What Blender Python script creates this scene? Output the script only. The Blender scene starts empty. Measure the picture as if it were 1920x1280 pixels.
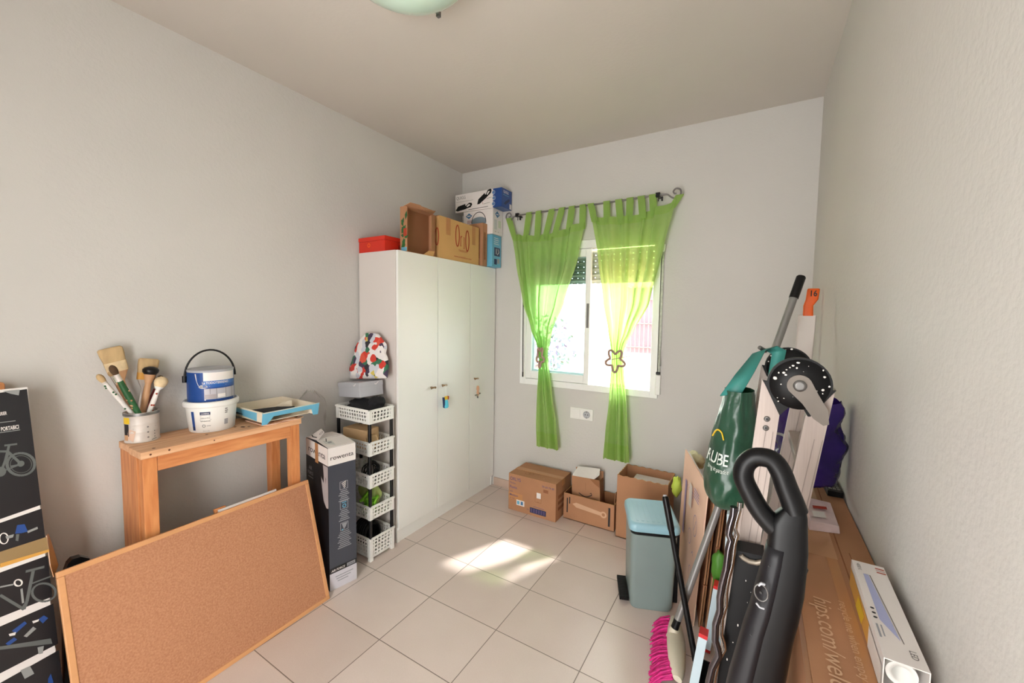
import bpy, bmesh, math, random
from mathutils import Vector, Matrix, noise
random.seed(7)
PI = math.pi
sc = bpy.context.scene
COL = sc.collection
V = Vector

# ------------------------------------------------------------------ camera numbers (metres; camera stands at x=0, y=0)
FPX, PITCH, ROLL, YAW, CAMH = 757.5345, .0638, .0143, .5445, 1.5
LX, DY, RX, CZ = -2.3202, 2.931, .2642, 2.7625          # left wall, back wall, right wall, ceiling
WX = -1.9412                                            # wardrobe front
_F = V((-math.sin(YAW)*math.cos(PITCH), math.cos(YAW)*math.cos(PITCH), -math.sin(PITCH)))
_r0 = V((math.cos(YAW), math.sin(YAW), 0)); _u0 = _r0.cross(_F)
_R = _r0*math.cos(ROLL)+_u0*math.sin(ROLL); _U = -_r0*math.sin(ROLL)+_u0*math.cos(ROLL)
def _ray(px, py): return _F+_R*((px-960)/FPX)-_U*((py-640)/FPX)
def _hit(px, py, k, val):
    d = _ray(px, py); o = V((0, 0, CAMH)); return o+d*((val-o[k])/d[k])
def onx(px, py, X): return _hit(px, py, 0, X)            # survey: the point of a sight line on the plane x = X
def ony(px, py, Y): return _hit(px, py, 1, Y)
def onz(px, py, Z): return _hit(px, py, 2, Z)

# ------------------------------------------------------------------ materials
def lin(c):
    return tuple(((x/255)/12.92 if x/255 <= .04045 else ((x/255+.055)/1.055)**2.4) for x in c)+(1,)
MATS = {}
def mat(name, rgb, rough=.55, metal=0, var=.06, scale=6, bump=0, bscale=60, spec=.5, stretch=(1, 1, 1), rgb2=None, fac=None, trans=0, alpha=1, coat=0):
    if name in MATS: return MATS[name]
    m = bpy.data.materials.new(name); m.use_nodes = True
    nt = m.node_tree; n = nt.nodes; l = nt.links
    b = n['Principled BSDF']
    b.inputs['Roughness'].default_value = rough; b.inputs['Metallic'].default_value = metal
    b.inputs['Specular IOR Level'].default_value = spec
    b.inputs['Coat Weight'].default_value = coat
    if trans: b.inputs['Transmission Weight'].default_value = trans
    b.inputs['Alpha'].default_value = alpha
    tc = n.new('ShaderNodeTexCoord'); mp = n.new('ShaderNodeMapping'); mp.inputs['Scale'].default_value = stretch
    l.new(tc.outputs['Object'], mp.inputs['Vector'])
    nz = n.new('ShaderNodeTexNoise'); nz.inputs['Scale'].default_value = scale; nz.inputs['Detail'].default_value = 5
    l.new(mp.outputs['Vector'], nz.inputs['Vector'])
    cr = n.new('ShaderNodeValToRGB')
    c = lin(rgb)
    if rgb2 is not None: a, d = c, lin(rgb2)
    else: a = tuple(min(1, x*(1-var)) for x in c[:3])+(1,); d = tuple(min(1, x*(1+var)) for x in c[:3])+(1,)
    lo, hi = fac or (.3, .7)
    cr.color_ramp.elements[0].position = lo; cr.color_ramp.elements[1].position = hi
    cr.color_ramp.elements[0].color = a; cr.color_ramp.elements[1].color = d
    l.new(nz.outputs['Fac'], cr.inputs['Fac']); l.new(cr.outputs['Color'], b.inputs['Base Color'])
    if bump:
        n2 = n.new('ShaderNodeTexNoise'); n2.inputs['Scale'].default_value = bscale; n2.inputs['Detail'].default_value = 4
        l.new(mp.outputs['Vector'], n2.inputs['Vector'])
        bp = n.new('ShaderNodeBump'); bp.inputs['Strength'].default_value = bump; bp.inputs['Distance'].default_value = .01
        l.new(n2.outputs['Fac'], bp.inputs['Height']); l.new(bp.outputs['Normal'], b.inputs['Normal'])
    MATS[name] = m
    return m

wall_m = mat('plaster_paint', (206, 203, 198), .9, var=.025, scale=1.5, bump=.14, bscale=70, spec=.2)
ceil_m = mat('ceiling_paint', (204, 197, 189), .9, var=.02, scale=1.5, bump=.08, bscale=60, spec=.2)
base_m = mat('baseboard_tile', (196, 172, 156), .35, var=.05)
card_m = mat('cardboard', (178, 131, 98), .8, var=.07, scale=5, bump=.05, bscale=120, spec=.2)
card_d = mat('cardboard_inside', (152, 106, 74), .85, var=.08, scale=5, spec=.2)
card_l = mat('cardboard_light', (208, 164, 108), .75, var=.05, scale=4, spec=.2)
card_p = mat('cardboard_pinkish', (234, 196, 172), .8, var=.05, scale=4, spec=.2)
card_e = mat('cardboard_edge', (146, 98, 70), .85, var=.15, scale=30, spec=.2)
kraft_m = mat('kraft_paper', (206, 172, 128), .8, var=.1, scale=9, bump=.3, bscale=18)
tape_m = mat('packing_tape', (190, 134, 84), .3, var=.05, coat=.2)
white_m = mat('white_laminate', (238, 238, 234), .35, var=.012, scale=2)
whitep_m = mat('white_plastic', (236, 235, 230), .4, var=.02)
whitec_m = mat('white_card', (232, 226, 222), .5, var=.03)
wpaint_m = mat('white_window_paint', (240, 240, 238), .35, var=.015)
black_m = mat('black_plastic', (12, 12, 14), .36, spec=.35, var=.15, scale=10)
blackm_m = mat('black_matte', (9, 9, 11), .5, var=.2, scale=12, spec=.28)
blackf_m = mat('black_fabric', (22, 22, 26), .9, var=.25, scale=20, bump=.25, bscale=40)
ink_m = mat('black_ink', (34, 32, 34), .6, var=.1)
grey_ink = mat('grey_ink', (120, 116, 114), .6, var=.08)
chrome_m = mat('steel', (200, 198, 194), .22, 1, var=.05)
alu_m = mat('brushed_aluminium', (172, 158, 150), .5, .25, var=.05, scale=8, stretch=(40, 40, 1.5))
iron_m = mat('grey_iron', (120, 118, 116), .4, .7, var=.1)
red_m = mat('red_card', (206, 44, 26), .4, var=.05)
redink_m = mat('red_ink', (170, 60, 36), .6, var=.1)
purpleink_m = mat('violet_ink', (92, 78, 116), .6, var=.12)
blue_m = mat('blue_print', (32, 72, 140), .35, var=.06)
bluel_m = mat('light_blue_print', (104, 176, 206), .4, var=.06)
green_m = mat('green_print', (30, 92, 44), .5, var=.2)
yellow_m = mat('yellow_print', (232, 192, 40), .5, var=.08)
navy_m = mat('navy_print', (24, 44, 84), .4, var=.1)
darkgrey_m = mat('dark_grey_print', (66, 70, 80), .35, var=.06, scale=3)
boxblack_m = mat('black_print', (26, 26, 30), .3, var=.15, scale=3)
grey_m = mat('mid_grey_print', (150, 152, 158), .45, var=.06)
silver_m = mat('silver_card', (176, 177, 182), .4, var=.03)
tin_m = mat('paint_tin_metal', (208, 199, 191), .45, .1, var=.14, scale=14)
woodv_m = mat('pine_upright', (196, 118, 66), .5, scale=9, stretch=(6, 6, .7), rgb2=(226, 156, 98), fac=(.3, .72))
woodh_m = mat('pine_lengthwise', (196, 120, 70), .5, scale=9, stretch=(6, .7, 6), rgb2=(228, 160, 104), fac=(.3, .7))
woodt_m = mat('pine_top', (206, 150, 108), .55, scale=8, stretch=(7, .6, 7), rgb2=(236, 190, 148), fac=(.25, .7))
knot_m = mat('wood_knot', (92, 50, 28), .6, var=.2)
corkf_m = mat('cork_frame_wood', (216, 158, 108), .45, var=.07, scale=6, stretch=(4, 1, 4))
brushwood_m = mat('brush_wood', (196, 150, 110), .5, var=.1)
bristle_m = mat('bristle_tan', (196, 166, 122), .9, var=.14, scale=40, stretch=(1, 1, .2))
bristlep_m = mat('bristle_pale', (222, 198, 158), .9, var=.12, scale=40)
bristled_m = mat('bristle_dark', (84, 62, 40), .9, var=.2, scale=40)
speck_m = mat('white_paint_splatter', (232, 226, 220), .6, var=.05)
lime_m = mat('lime_cloth', (146, 214, 58), .85, var=.25, scale=30, bump=.4, bscale=50)
limep_m = mat('pale_lime_cloth', (196, 214, 130), .85, var=.1, scale=12)
gbag_m = mat('green_plastic_bag', (34, 70, 52), .33, var=.2, scale=7, bump=.5, bscale=14)
teal_m = mat('teal_strap', (52, 128, 120), .5, var=.1)
pbag_m = mat('purple_plastic_bag', (48, 30, 104), .25, var=.25, scale=8, bump=.6, bscale=14)
pink_m = mat('magenta_bristle', (214, 40, 132), .6, var=.2, scale=60)
broom_m = mat('ivory_plastic', (214, 206, 186), .5, var=.05)
pole_m = mat('grey_pole', (138, 136, 134), .4, .3, var=.06)
orange_m = mat('orange_plastic', (240, 100, 22), .45, var=.05)
binbody_m = mat('bin_plastic', (132, 148, 146), .4, var=.05, scale=4)
binlid_m = mat('bin_lid_plastic', (150, 192, 206), .3, var=.04)
pbrown_m = mat('tieback_brown', (166, 138, 122), .7, var=.15, scale=30)
skirt_m = mat('lilac_print', (170, 176, 214), .5, var=.05)
ochre_m = mat('ochre_print', (214, 158, 70), .5, var=.08)
terr_m = mat('terracotta', (206, 160, 130), .8, var=.1)

def node_mat(name):
    m = bpy.data.materials.new(name); m.use_nodes = True; m.node_tree.nodes.clear()
    MATS[name] = m
    return m, m.node_tree.nodes, m.node_tree.links

# floor tiles
def floor_material():
    m, n, l = node_mat('floor_tiles')
    out = n.new('ShaderNodeOutputMaterial'); b = n.new('ShaderNodeBsdfPrincipled'); l.new(b.outputs[0], out.inputs[0])
    g = n.new('ShaderNodeNewGeometry'); sp = n.new('ShaderNodeSeparateXYZ'); l.new(g.outputs['Position'], sp.inputs[0])
    def mth(op, a, bb=None, cc=None):
        x = n.new('ShaderNodeMath'); x.operation = op
        for i, q in enumerate((a, bb, cc)):
            if q is None: continue
            if isinstance(q, (int, float)): x.inputs[i].default_value = q
            else: l.new(q, x.inputs[i])
        return x.outputs[0]
    fx = mth('DIVIDE', mth('ADD', sp.outputs[0], 1.849+.4237*40), .4237)
    fy = mth('DIVIDE', mth('ADD', sp.outputs[1], -1.5445+.3347*40), .3347)
    dx = mth('MULTIPLY', mth('SUBTRACT', .5, mth('ABSOLUTE', mth('SUBTRACT', mth('FRACT', fx), .5))), .4237)
    dy = mth('MULTIPLY', mth('SUBTRACT', .5, mth('ABSOLUTE', mth('SUBTRACT', mth('FRACT', fy), .5))), .3347)
    d = mth('MINIMUM', dx, dy)
    grout = n.new('ShaderNodeMapRange'); l.new(d, grout.inputs[0])
    grout.inputs[1].default_value = .0012; grout.inputs[2].default_value = .0026
    cb = n.new('ShaderNodeCombineXYZ'); l.new(mth('FLOOR', fx), cb.inputs[0]); l.new(mth('FLOOR', fy), cb.inputs[1])
    wn = n.new('ShaderNodeTexWhiteNoise'); l.new(cb.outputs[0], wn.inputs['Vector'])
    nz = n.new('ShaderNodeTexNoise'); nz.inputs['Scale'].default_value = 220; nz.inputs['Detail'].default_value = 2
    l.new(g.outputs['Position'], nz.inputs['Vector'])
    nz2 = n.new('ShaderNodeTexNoise'); nz2.inputs['Scale'].default_value = 5; nz2.inputs['Detail'].default_value = 3
    l.new(g.outputs['Position'], nz2.inputs['Vector'])
    s = mth('ADD', mth('MULTIPLY', wn.outputs['Value'], .35), mth('ADD', mth('MULTIPLY', nz.outputs['Fac'], .5), mth('MULTIPLY', nz2.outputs['Fac'], .4)))
    cr = n.new('ShaderNodeValToRGB'); l.new(s, cr.inputs[0])
    cr.color_ramp.elements[0].position = .2; cr.color_ramp.elements[1].position = 1.0
    cr.color_ramp.elements[0].color = lin((206, 188, 178)); cr.color_ramp.elements[1].color = lin((226, 211, 203))
    mx = n.new('ShaderNodeMix'); mx.data_type = 'RGBA'; l.new(grout.outputs[0], mx.inputs['Factor'])
    mx.inputs['A'].default_value = lin((128, 112, 102)); l.new(cr.outputs[0], mx.inputs['B'])
    l.new(mx.outputs['Result'], b.inputs['Base Color'])
    rg = n.new('ShaderNodeMapRange'); l.new(nz2.outputs['Fac'], rg.inputs[0]); rg.inputs[3].default_value = .28; rg.inputs[4].default_value = .4
    l.new(rg.outputs[0], b.inputs['Roughness']); b.inputs['Specular IOR Level'].default_value = .55
    bp = n.new('ShaderNodeBump'); bp.inputs['Strength'].default_value = .35; bp.inputs['Distance'].default_value = .002
    l.new(grout.outputs[0], bp.inputs['Height']); l.new(bp.outputs[0], b.inputs['Normal'])
    return m
floor_m = floor_material()

def cork_material():
    m, n, l = node_mat('cork')
    out = n.new('ShaderNodeOutputMaterial'); b = n.new('ShaderNodeBsdfPrincipled'); l.new(b.outputs[0], out.inputs[0])
    b.inputs['Roughness'].default_value = .9; b.inputs['Specular IOR Level'].default_value = .15
    tc = n.new('ShaderNodeTexCoord')
    nz = n.new('ShaderNodeTexNoise'); nz.inputs['Scale'].default_value = 160; nz.inputs['Detail'].default_value = 3; l.new(tc.outputs['Object'], nz.inputs['Vector'])
    vo = n.new('ShaderNodeTexVoronoi'); vo.inputs['Scale'].default_value = 110; l.new(tc.outputs['Object'], vo.inputs['Vector'])
    cr = n.new('ShaderNodeValToRGB'); l.new(nz.outputs['Fac'], cr.inputs[0])
    e = cr.color_ramp.elements; e[0].position = .3; e[1].position = .68; e[0].color = lin((176, 122, 90)); e[1].color = lin((196, 143, 110))
    mx = n.new('ShaderNodeMix'); mx.data_type = 'RGBA'; mx.blend_type = 'MULTIPLY'; mx.inputs['Factor'].default_value = .25
    l.new(cr.outputs[0], mx.inputs['A']); l.new(vo.outputs['Color'], mx.inputs['B'])
    l.new(cr.outputs[0], b.inputs['Base Color'])
    bp = n.new('ShaderNodeBump'); bp.inputs['Strength'].default_value = .2; bp.inputs['Distance'].default_value = .002; l.new(nz.outputs['Fac'], bp.inputs['Height']); l.new(bp.outputs[0], b.inputs['Normal'])
    return m
cork_m = cork_material()

def patch_material():
    m, n, l = node_mat('patchwork_print')
    out = n.new('ShaderNodeOutputMaterial'); b = n.new('ShaderNodeBsdfPrincipled'); l.new(b.outputs[0], out.inputs[0]); b.inputs['Roughness'].default_value = .7
    tc = n.new('ShaderNodeTexCoord')
    nz = n.new('ShaderNodeTexNoise'); nz.inputs['Scale'].default_value = 14; l.new(tc.outputs['Object'], nz.inputs['Vector'])
    ad = n.new('ShaderNodeVectorMath'); ad.operation = 'MULTIPLY_ADD'; l.new(nz.outputs['Color'], ad.inputs[0]); ad.inputs[1].default_value = (.06, .06, .06); l.new(tc.outputs['Object'], ad.inputs[2])
    vo = n.new('ShaderNodeTexVoronoi'); vo.inputs['Scale'].default_value = 26; l.new(ad.outputs[0], vo.inputs['Vector'])
    sp = n.new('ShaderNodeSeparateColor'); l.new(vo.outputs['Color'], sp.inputs[0])
    cr = n.new('ShaderNodeValToRGB'); cr.color_ramp.interpolation = 'CONSTANT'; l.new(sp.outputs[0], cr.inputs[0])
    pal = [(0, (228, 222, 220)), (.22, (206, 58, 44)), (.36, (200, 202, 210)), (.5, (52, 112, 82)), (.58, (232, 226, 222)), (.74, (66, 52, 78)), (.84, (214, 84, 62)), (.91, (206, 186, 90)), (.95, (40, 38, 44))]
    e = cr.color_ramp.elements
    while len(e) < len(pal): e.new(.5)
    for k, (p, c) in enumerate(pal): e[k].position = p; e[k].color = lin(c)
    l.new(cr.outputs[0], b.inputs['Base Color'])
    return m
patch_m = patch_material()

def sheer_material(name, rgb, tr, tint=(158, 226, 112)):
    m, n, l = node_mat(name)
    out = n.new('ShaderNodeOutputMaterial'); t = n.new('ShaderNodeBsdfTranslucent'); d = n.new('ShaderNodeBsdfDiffuse'); tp = n.new('ShaderNodeBsdfTransparent')
    a = n.new('ShaderNodeMixShader'); c = n.new('ShaderNodeMixShader')
    tc = n.new('ShaderNodeTexCoord'); nz = n.new('ShaderNodeTexNoise'); nz.inputs['Scale'].default_value = 30; l.new(tc.outputs['Object'], nz.inputs['Vector'])
    cr = n.new('ShaderNodeValToRGB'); l.new(nz.outputs['Fac'], cr.inputs[0])
    q = lin(rgb); cr.color_ramp.elements[0].color = tuple(x*.93 for x in q[:3])+(1,); cr.color_ramp.elements[1].color = tuple(min(1, x*1.05) for x in q[:3])+(1,)
    for s in (t, d): l.new(cr.outputs[0], s.inputs['Color'])
    tp.inputs['Color'].default_value = lin(tint)
    a.inputs[0].default_value = .45; l.new(t.outputs[0], a.inputs[1]); l.new(d.outputs[0], a.inputs[2])
    c.inputs[0].default_value = tr; l.new(a.outputs[0], c.inputs[1]); l.new(tp.outputs[0], c.inputs[2]); l.new(c.outputs[0], out.inputs[0])
    return m
sheer_m = sheer_material('sheer_green_voile', (202, 226, 152), .25)
hem_m = sheer_material('doubled_green_voile', (184, 214, 126), .14)
clear_m = sheer_material('clear_crinkled_plastic', (232, 230, 230), .8, (250, 250, 250))

def glass_material(name, rgb, rough=.05, tr=.85):
    m, n, l = node_mat(name)
    out = n.new('ShaderNodeOutputMaterial'); g = n.new('ShaderNodeBsdfGlossy'); tp = n.new('ShaderNodeBsdfTransparent'); mx = n.new('ShaderNodeMixShader'); fr = n.new('ShaderNodeFresnel')
    g.inputs['Roughness'].default_value = rough; tp.inputs['Color'].default_value = lin(rgb); fr.inputs['IOR'].default_value = 1.45
    l.new(fr.outputs[0], mx.inputs[0]); l.new(tp.outputs[0], mx.inputs[1]); l.new(g.outputs[0], mx.inputs[2]); l.new(mx.outputs[0], out.inputs[0])
    return m
pane_m = glass_material('window_glass', (236, 246, 246))
lampglass_m = mat('frosted_green_glass', (196, 222, 206), .15, var=.05, coat=.6)

# ------------------------------------------------------------------ mesh builder
_txt = {}
def text_mesh(s, bold):
    k = (s, bold)
    if k not in _txt:
        cu = bpy.data.curves.new('t', 'FONT'); cu.body = s; cu.size = 1; cu.offset = bold; cu.resolution_u = 3
        ob = bpy.data.objects.new('t', cu); me = ob.to_mesh()
        vs = [v.co.copy() for v in me.vertices]; fs = [tuple(p.vertices) for p in me.polygons]
        ob.to_mesh_clear(); bpy.data.objects.remove(ob); bpy.data.curves.remove(cu)
        if vs:
            x0 = min(v.x for v in vs); x1 = max(v.x for v in vs)
        else: x0 = x1 = 0
        _txt[k] = (vs, fs, x0, x1)
    return _txt[k]

class MB:
    def __init__(s): s.v = []; s.f = []; s.fm = []; s.fs = []; s.mats = []; s.M = Matrix()
    def add(s, vs, fs, m, smooth=False):
        o = len(s.v); s.v += [s.M @ V(x) for x in vs]
        if m not in s.mats: s.mats.append(m)
        k = s.mats.index(m)
        for f in fs: s.f.append(tuple(i+o for i in f)); s.fm.append(k); s.fs.append(smooth)
        return s
    def box(s, lo, hi, m):
        x0, y0, z0 = lo; x1, y1, z1 = hi
        return s.add([(x0,y0,z0),(x1,y0,z0),(x1,y1,z0),(x0,y1,z0),(x0,y0,z1),(x1,y0,z1),(x1,y1,z1),(x0,y1,z1)],
                     [(0,3,2,1),(4,5,6,7),(0,1,5,4),(1,2,6,5),(2,3,7,6),(3,0,4,7)], m)
    def hexa(s, b, t, m):                                   # bottom and top quads, both counter-clockwise from above
        return s.add(list(b)+list(t), [(0,3,2,1),(4,5,6,7),(0,1,5,4),(1,2,6,5),(2,3,7,6),(3,0,4,7)], m)
    def bar(s, a, b, w, t, m, up=(0, 0, 1)):                # straight rectangular bar from a to b
        a, b = V(a), V(b); d = (b-a).normalized(); u = V(up)
        p = d.cross(u)
        if p.length < 1e-4: p = d.cross(V((1, 0, 0)))
        p.normalize(); q = p.cross(d)
        p *= w/2; q *= t/2
        return s.add([a-p-q, a+p-q, a+p+q, a-p+q, b-p-q, b+p-q, b+p+q, b-p+q], [(0,1,2,3),(7,6,5,4),(0,4,5,1),(1,5,6,2),(2,6,7,3),(3,7,4,0)], m)
    def tube(s, pts, r, m, n=10, closed=False):
        pts = [V(p) for p in pts]; N = len(pts); rs = r if isinstance(r, (list, tuple)) else [r]*N
        vs = []; prev = None
        for i, p in enumerate(pts):
            if closed: d = pts[(i+1) % N]-pts[i-1]
            else: d = pts[min(i+1, N-1)]-pts[max(i-1, 0)]
            d.normalize()
            if prev is None:
                a = d.cross(V((0, 0, 1)))
                if a.length < .1: a = d.cross(V((1, 0, 0)))
            else: a = prev-d*prev.dot(d)
            a.normalize(); prev = a; b = d.cross(a)
            vs += [p+(a*math.cos(2*PI*k/n)+b*math.sin(2*PI*k/n))*rs[i] for k in range(n)]
        fs = []
        for i in range(N if closed else N-1):
            j = (i+1) % N
            fs += [(i*n+k, i*n+(k+1) % n, j*n+(k+1) % n, j*n+k) for k in range(n)]
        s.add(vs, fs, m, True)
        if not closed:
            s.add(vs[:n], [tuple(range(n-1, -1, -1))], m); s.add(vs[-n:], [tuple(range(n))], m)
        return s
    def lathe(s, prof, c, m, n=32, axis=(0, 0, 1), capb=True, capt=True, sx=1, smooth=True):
        ax = V(axis).normalized(); a = ax.cross(V((0, 0, 1)))
        if a.length < .1: a = V((1, 0, 0))
        a.normalize(); b = ax.cross(a); c = V(c)
        vs = []
        for r, z in prof: vs += [c+ax*z+(a*math.cos(2*PI*k/n)*sx+b*math.sin(2*PI*k/n))*r for k in range(n)]
        fs = [(i*n+k, i*n+(k+1) % n, (i+1)*n+(k+1) % n, (i+1)*n+k) for i in range(len(prof)-1) for k in range(n)]
        s.add(vs, fs, m, smooth)
        if capb: s.add(vs[:n], [tuple(range(n-1, -1, -1))], m)
        if capt: s.add(vs[-n:], [tuple(range(n))], m)
        return s
    def prism(s, poly, w, m, smooth=False):                 # polygon (3D points) extruded by vector w
        n = len(poly); w = V(w); a = [V(p) for p in poly]; b = [p+w for p in a]
        s.add(a+b, [(i, (i+1) % n, n+(i+1) % n, n+i) for i in range(n)], m, smooth)
        s.add(a, [tuple(range(n-1, -1, -1))], m); s.add(b, [tuple(range(n))], m)
        return s
    def grid(s, fn, nu, nv, m, smooth=True, wrapu=False):
        W = nu if wrapu else nu+1
        vs = [fn(i/nu, j/nv) for j in range(nv+1) for i in range(W)]
        fs = [(j*W+i, j*W+(i+1) % W, (j+1)*W+(i+1) % W, (j+1)*W+i) for j in range(nv) for i in range(nu)]
        return s.add(vs, fs, m, smooth)
    def loft(s, rings, m, smooth=True, cap=True):
        n = len(rings[0]); vs = [p for r in rings for p in r]
        s.add(vs, [(i*n+k, i*n+(k+1) % n, (i+1)*n+(k+1) % n, (i+1)*n+k) for i in range(len(rings)-1) for k in range(n)], m, smooth)
        if cap: s.add(rings[0], [tuple(range(n-1, -1, -1))], m); s.add(rings[-1], [tuple(range(n))], m)
        return s
    def blob(s, c, r, m, amp=.15, fq=3, seed=0, nu=20, nv=12, flat=None):
        c = V(c); r = V(r)
        def fn(u, t):
            th = 2*PI*u; ph = PI*(t-.5)
            d = V((math.cos(ph)*math.cos(th), math.cos(ph)*math.sin(th), math.sin(ph)))
            k = 1+amp*noise.noise(d*fq+V((seed*7.1, seed*3.3, 0)))
            p = c+V((d.x*r.x*k, d.y*r.y*k, d.z*r.z*k))
            if flat is not None and p.z < flat: p.z = flat
            return p
        return s.grid(fn, nu, nv, m, True, True)
    def face(s, o, u, v): return Face(s, o, u, v)
    def build(s, name, parent=None, bevel=0, base=None, seg=2, solid=0, subsurf=0):
        me = bpy.data.meshes.new(name)
        off = WORLD[parent.name] if parent else V(base or (0, 0, 0))
        me.from_pydata([p-off for p in s.v], [], s.f)
        for m in s.mats: me.materials.append(m)
        me.polygons.foreach_set('material_index', s.fm); me.polygons.foreach_set('use_smooth', s.fs); me.update()
        o = bpy.data.objects.new(name, me); COL.objects.link(o)
        if parent: o.parent = parent
        else: o.location = off
        WORLD[o.name] = off
        if solid:
            md = o.modifiers.new('thickness', 'SOLIDIFY'); md.thickness = solid; md.offset = 0
        if bevel:
            md = o.modifiers.new('edges', 'BEVEL'); md.width = bevel; md.segments = seg; md.limit_method = 'ANGLE'; md.angle_limit = .7
        if subsurf:
            md = o.modifiers.new('smooth', 'SUBSURF'); md.levels = md.render_levels = subsurf
        return o
WORLD = {}

class Face:                                                 # flat printing on a face: origin o, axes u (right) and v (up)
    def __init__(s, mb, o, u, v):
        s.mb = mb; s.o = V(o); s.u = V(u).normalized(); s.v = V(v).normalized(); s.n = s.u.cross(s.v).normalized(); s.k = 1; s.c = 0
    def p(s, x, y): return s.o+s.u*x+s.v*y+s.n*(.0006*s.k+s.c*6e-6)
    def poly(s, pts, m):
        s.c += 1; s.mb.add([s.p(x, y) for x, y in pts], [tuple(range(len(pts)))], m); return s
    def rect(s, x0, y0, x1, y1, m): return s.poly([(x0, y0), (x1, y0), (x1, y1), (x0, y1)], m)
    def disc(s, x, y, r, m, n=20, sy=1): return s.poly([(x+r*math.cos(2*PI*k/n), y+r*sy*math.sin(2*PI*k/n)) for k in range(n)], m)
    def line(s, pts, w, m):
        for (a, b), (c, d) in zip(pts, pts[1:]):
            q = V((c-a, d-b)); L = q.length or 1; nx, ny = -q.y/L*w/2, q.x/L*w/2
            s.poly([(a-nx, b-ny), (c-nx, d-ny), (c+nx, d+ny), (a+nx, b+ny)], m)
        return s
    def ring(s, x, y, r, w, m, n=24, sy=1, a0=0, a1=2*PI):
        pts = [(x+r*math.cos(a0+(a1-a0)*k/n), y+r*sy*math.sin(a0+(a1-a0)*k/n)) for k in range(n+1)]
        return s.line(pts, w, m)
    def text(s, t, x, y, size, m, sx=1, bold=0, align='l', slant=0):
        vs, fs, x0, x1 = text_mesh(t, bold)
        s.c += 1; w = (x1-x0)*size*sx; ox = {'l': 0, 'c': -w/2, 'r': -w}[align]
        s.mb.add([s.p(x+ox+(q.x-x0)*size*sx+q.y*size*slant, y+q.y*size) for q in vs], fs, m); return s
    def lay(s, k): s.k = k; return s

def thing(name, label, cat, loc, group=None):
    o = bpy.data.objects.new(name, None); COL.objects.link(o); o.location = loc; o.empty_display_size = .05
    WORLD[o.name] = V(loc); o['label'] = label; o['category'] = cat
    if group: o['group'] = group
    return o
def tag(o, label, cat, group=None):
    o['label'] = label; o['category'] = cat
    if group: o['group'] = group
    return o
def struct(o): o['kind'] = 'structure'; return o
def rotm(p, a): return Matrix.Translation(V(p)) @ Matrix.Rotation(a, 4, 'Z')

# ================================================================== SETTING
YB = -.9
mb = MB(); mb.box((LX-.12, YB-.12, -.12), (RX+.12, DY+.25, 0), floor_m); struct(mb.build('floor'))
mb = MB(); mb.box((LX-.12, YB-.12, CZ), (RX+.12, DY+.25, CZ+.12), ceil_m); struct(mb.build('ceiling'))
mb = MB(); mb.box((LX-.12, YB-.12, 0), (LX, DY+.25, CZ), wall_m); struct(mb.build('wall_left'))
mb = MB(); mb.box((RX, YB-.12, 0), (RX+.12, DY+.25, CZ), wall_m); struct(mb.build('wall_right'))
mb = MB()                                                   # rear wall with the doorway the photographer stands near
mb.box((LX, YB-.12, 0), (-.95, YB, CZ), wall_m); mb.box((-.1, YB-.12, 0), (RX, YB, CZ), wall_m); mb.box((-.95, YB-.12, 2.08), (-.1, YB, CZ), wall_m)
struct(mb.build('wall_rear'))
HX0, HX1, HZ0, HZ1 = -1.665, -.598, .955, 2.065
mb = MB()
mb.box((LX, DY, 0), (HX0, DY+.22, CZ), wall_m); mb.box((HX1, DY, 0), (RX, DY+.22, CZ), wall_m)
mb.box((HX0, DY, 0), (HX1, DY+.22, HZ0), wall_m); mb.box((HX0, DY, HZ1), (HX1, DY+.22, CZ), wall_m)
struct(mb.build('wall_back'))
mb = MB(); mb.box((WX+.002, DY-.012, 0), (RX, DY, .07), base_m); struct(mb.build('baseboard_back', bevel=.002))
mb = MB(); mb.box((LX, YB, 0), (LX+.012, 1.80, .07), base_m); struct(mb.build('baseboard_left', bevel=.002))
mb = MB(); mb.box((RX-.012, YB, 0), (RX, DY-.012, .07), base_m); struct(mb.build('baseboard_right', bevel=.002))
mb = MB(); mb.box((HX0-.02, DY-.008, HZ1+.012), (HX1+.02, DY, HZ1+.165), wall_m); o = struct(mb.build('trim_1', bevel=.002))   # shutter box cover

# window: sliding aluminium, both sashes pushed to the left, the right half open
win = bpy.data.objects.new('window_1', None); COL.objects.link(win); win.location = (-1.13, DY, HZ0); WORLD[win.name] = V(win.location); win['kind'] = 'structure'
mb = MB()
y0, y1 = DY-.012, DY+.075
mb.box((HX0-.022, y0, HZ0-.02), (HX0+.03, y1, HZ1+.01), wpaint_m); mb.box((HX1-.03, y0, HZ0-.02), (HX1+.022, y1, HZ1+.01), wpaint_m)
mb.box((HX0+.03, y0, HZ0-.02), (HX1-.03, y1, HZ0+.028), wpaint_m); mb.box((HX0+.03, y0, HZ1-.05), (HX1-.03, y1, HZ1+.01), wpaint_m)
mb.box((HX0+.03, DY+.03, HZ0+.028), (HX1-.03, DY+.034, HZ0+.04), wpaint_m)
mb.build('frame', win, bevel=.003)
def sash(x0, x1, y, z0, z1, name):
    mb = MB(); w = .05
    mb.box((x0, y, z0), (x0+w, y+.026, z1), wpaint_m); mb.box((x1-w*.85, y, z0), (x1, y+.026, z1), wpaint_m)
    mb.box((x0+w, y, z0), (x1-w*.85, y+.026, z0+.062), wpaint_m); mb.box((x0+w, y, z1-.06), (x1-w*.85, y+.026, z1), wpaint_m)
    s = mb.build(name, win, bevel=.003)
    mb = MB(); mb.box((x0+w, y+.011, z0+.062), (x1-w*.85, y+.015, z1-.06), pane_m); mb.build('pane', s)
    return s
s1 = sash(-1.636, -1.086, DY-.004, HZ0+.03, HZ1-.052, 'sash')
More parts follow.
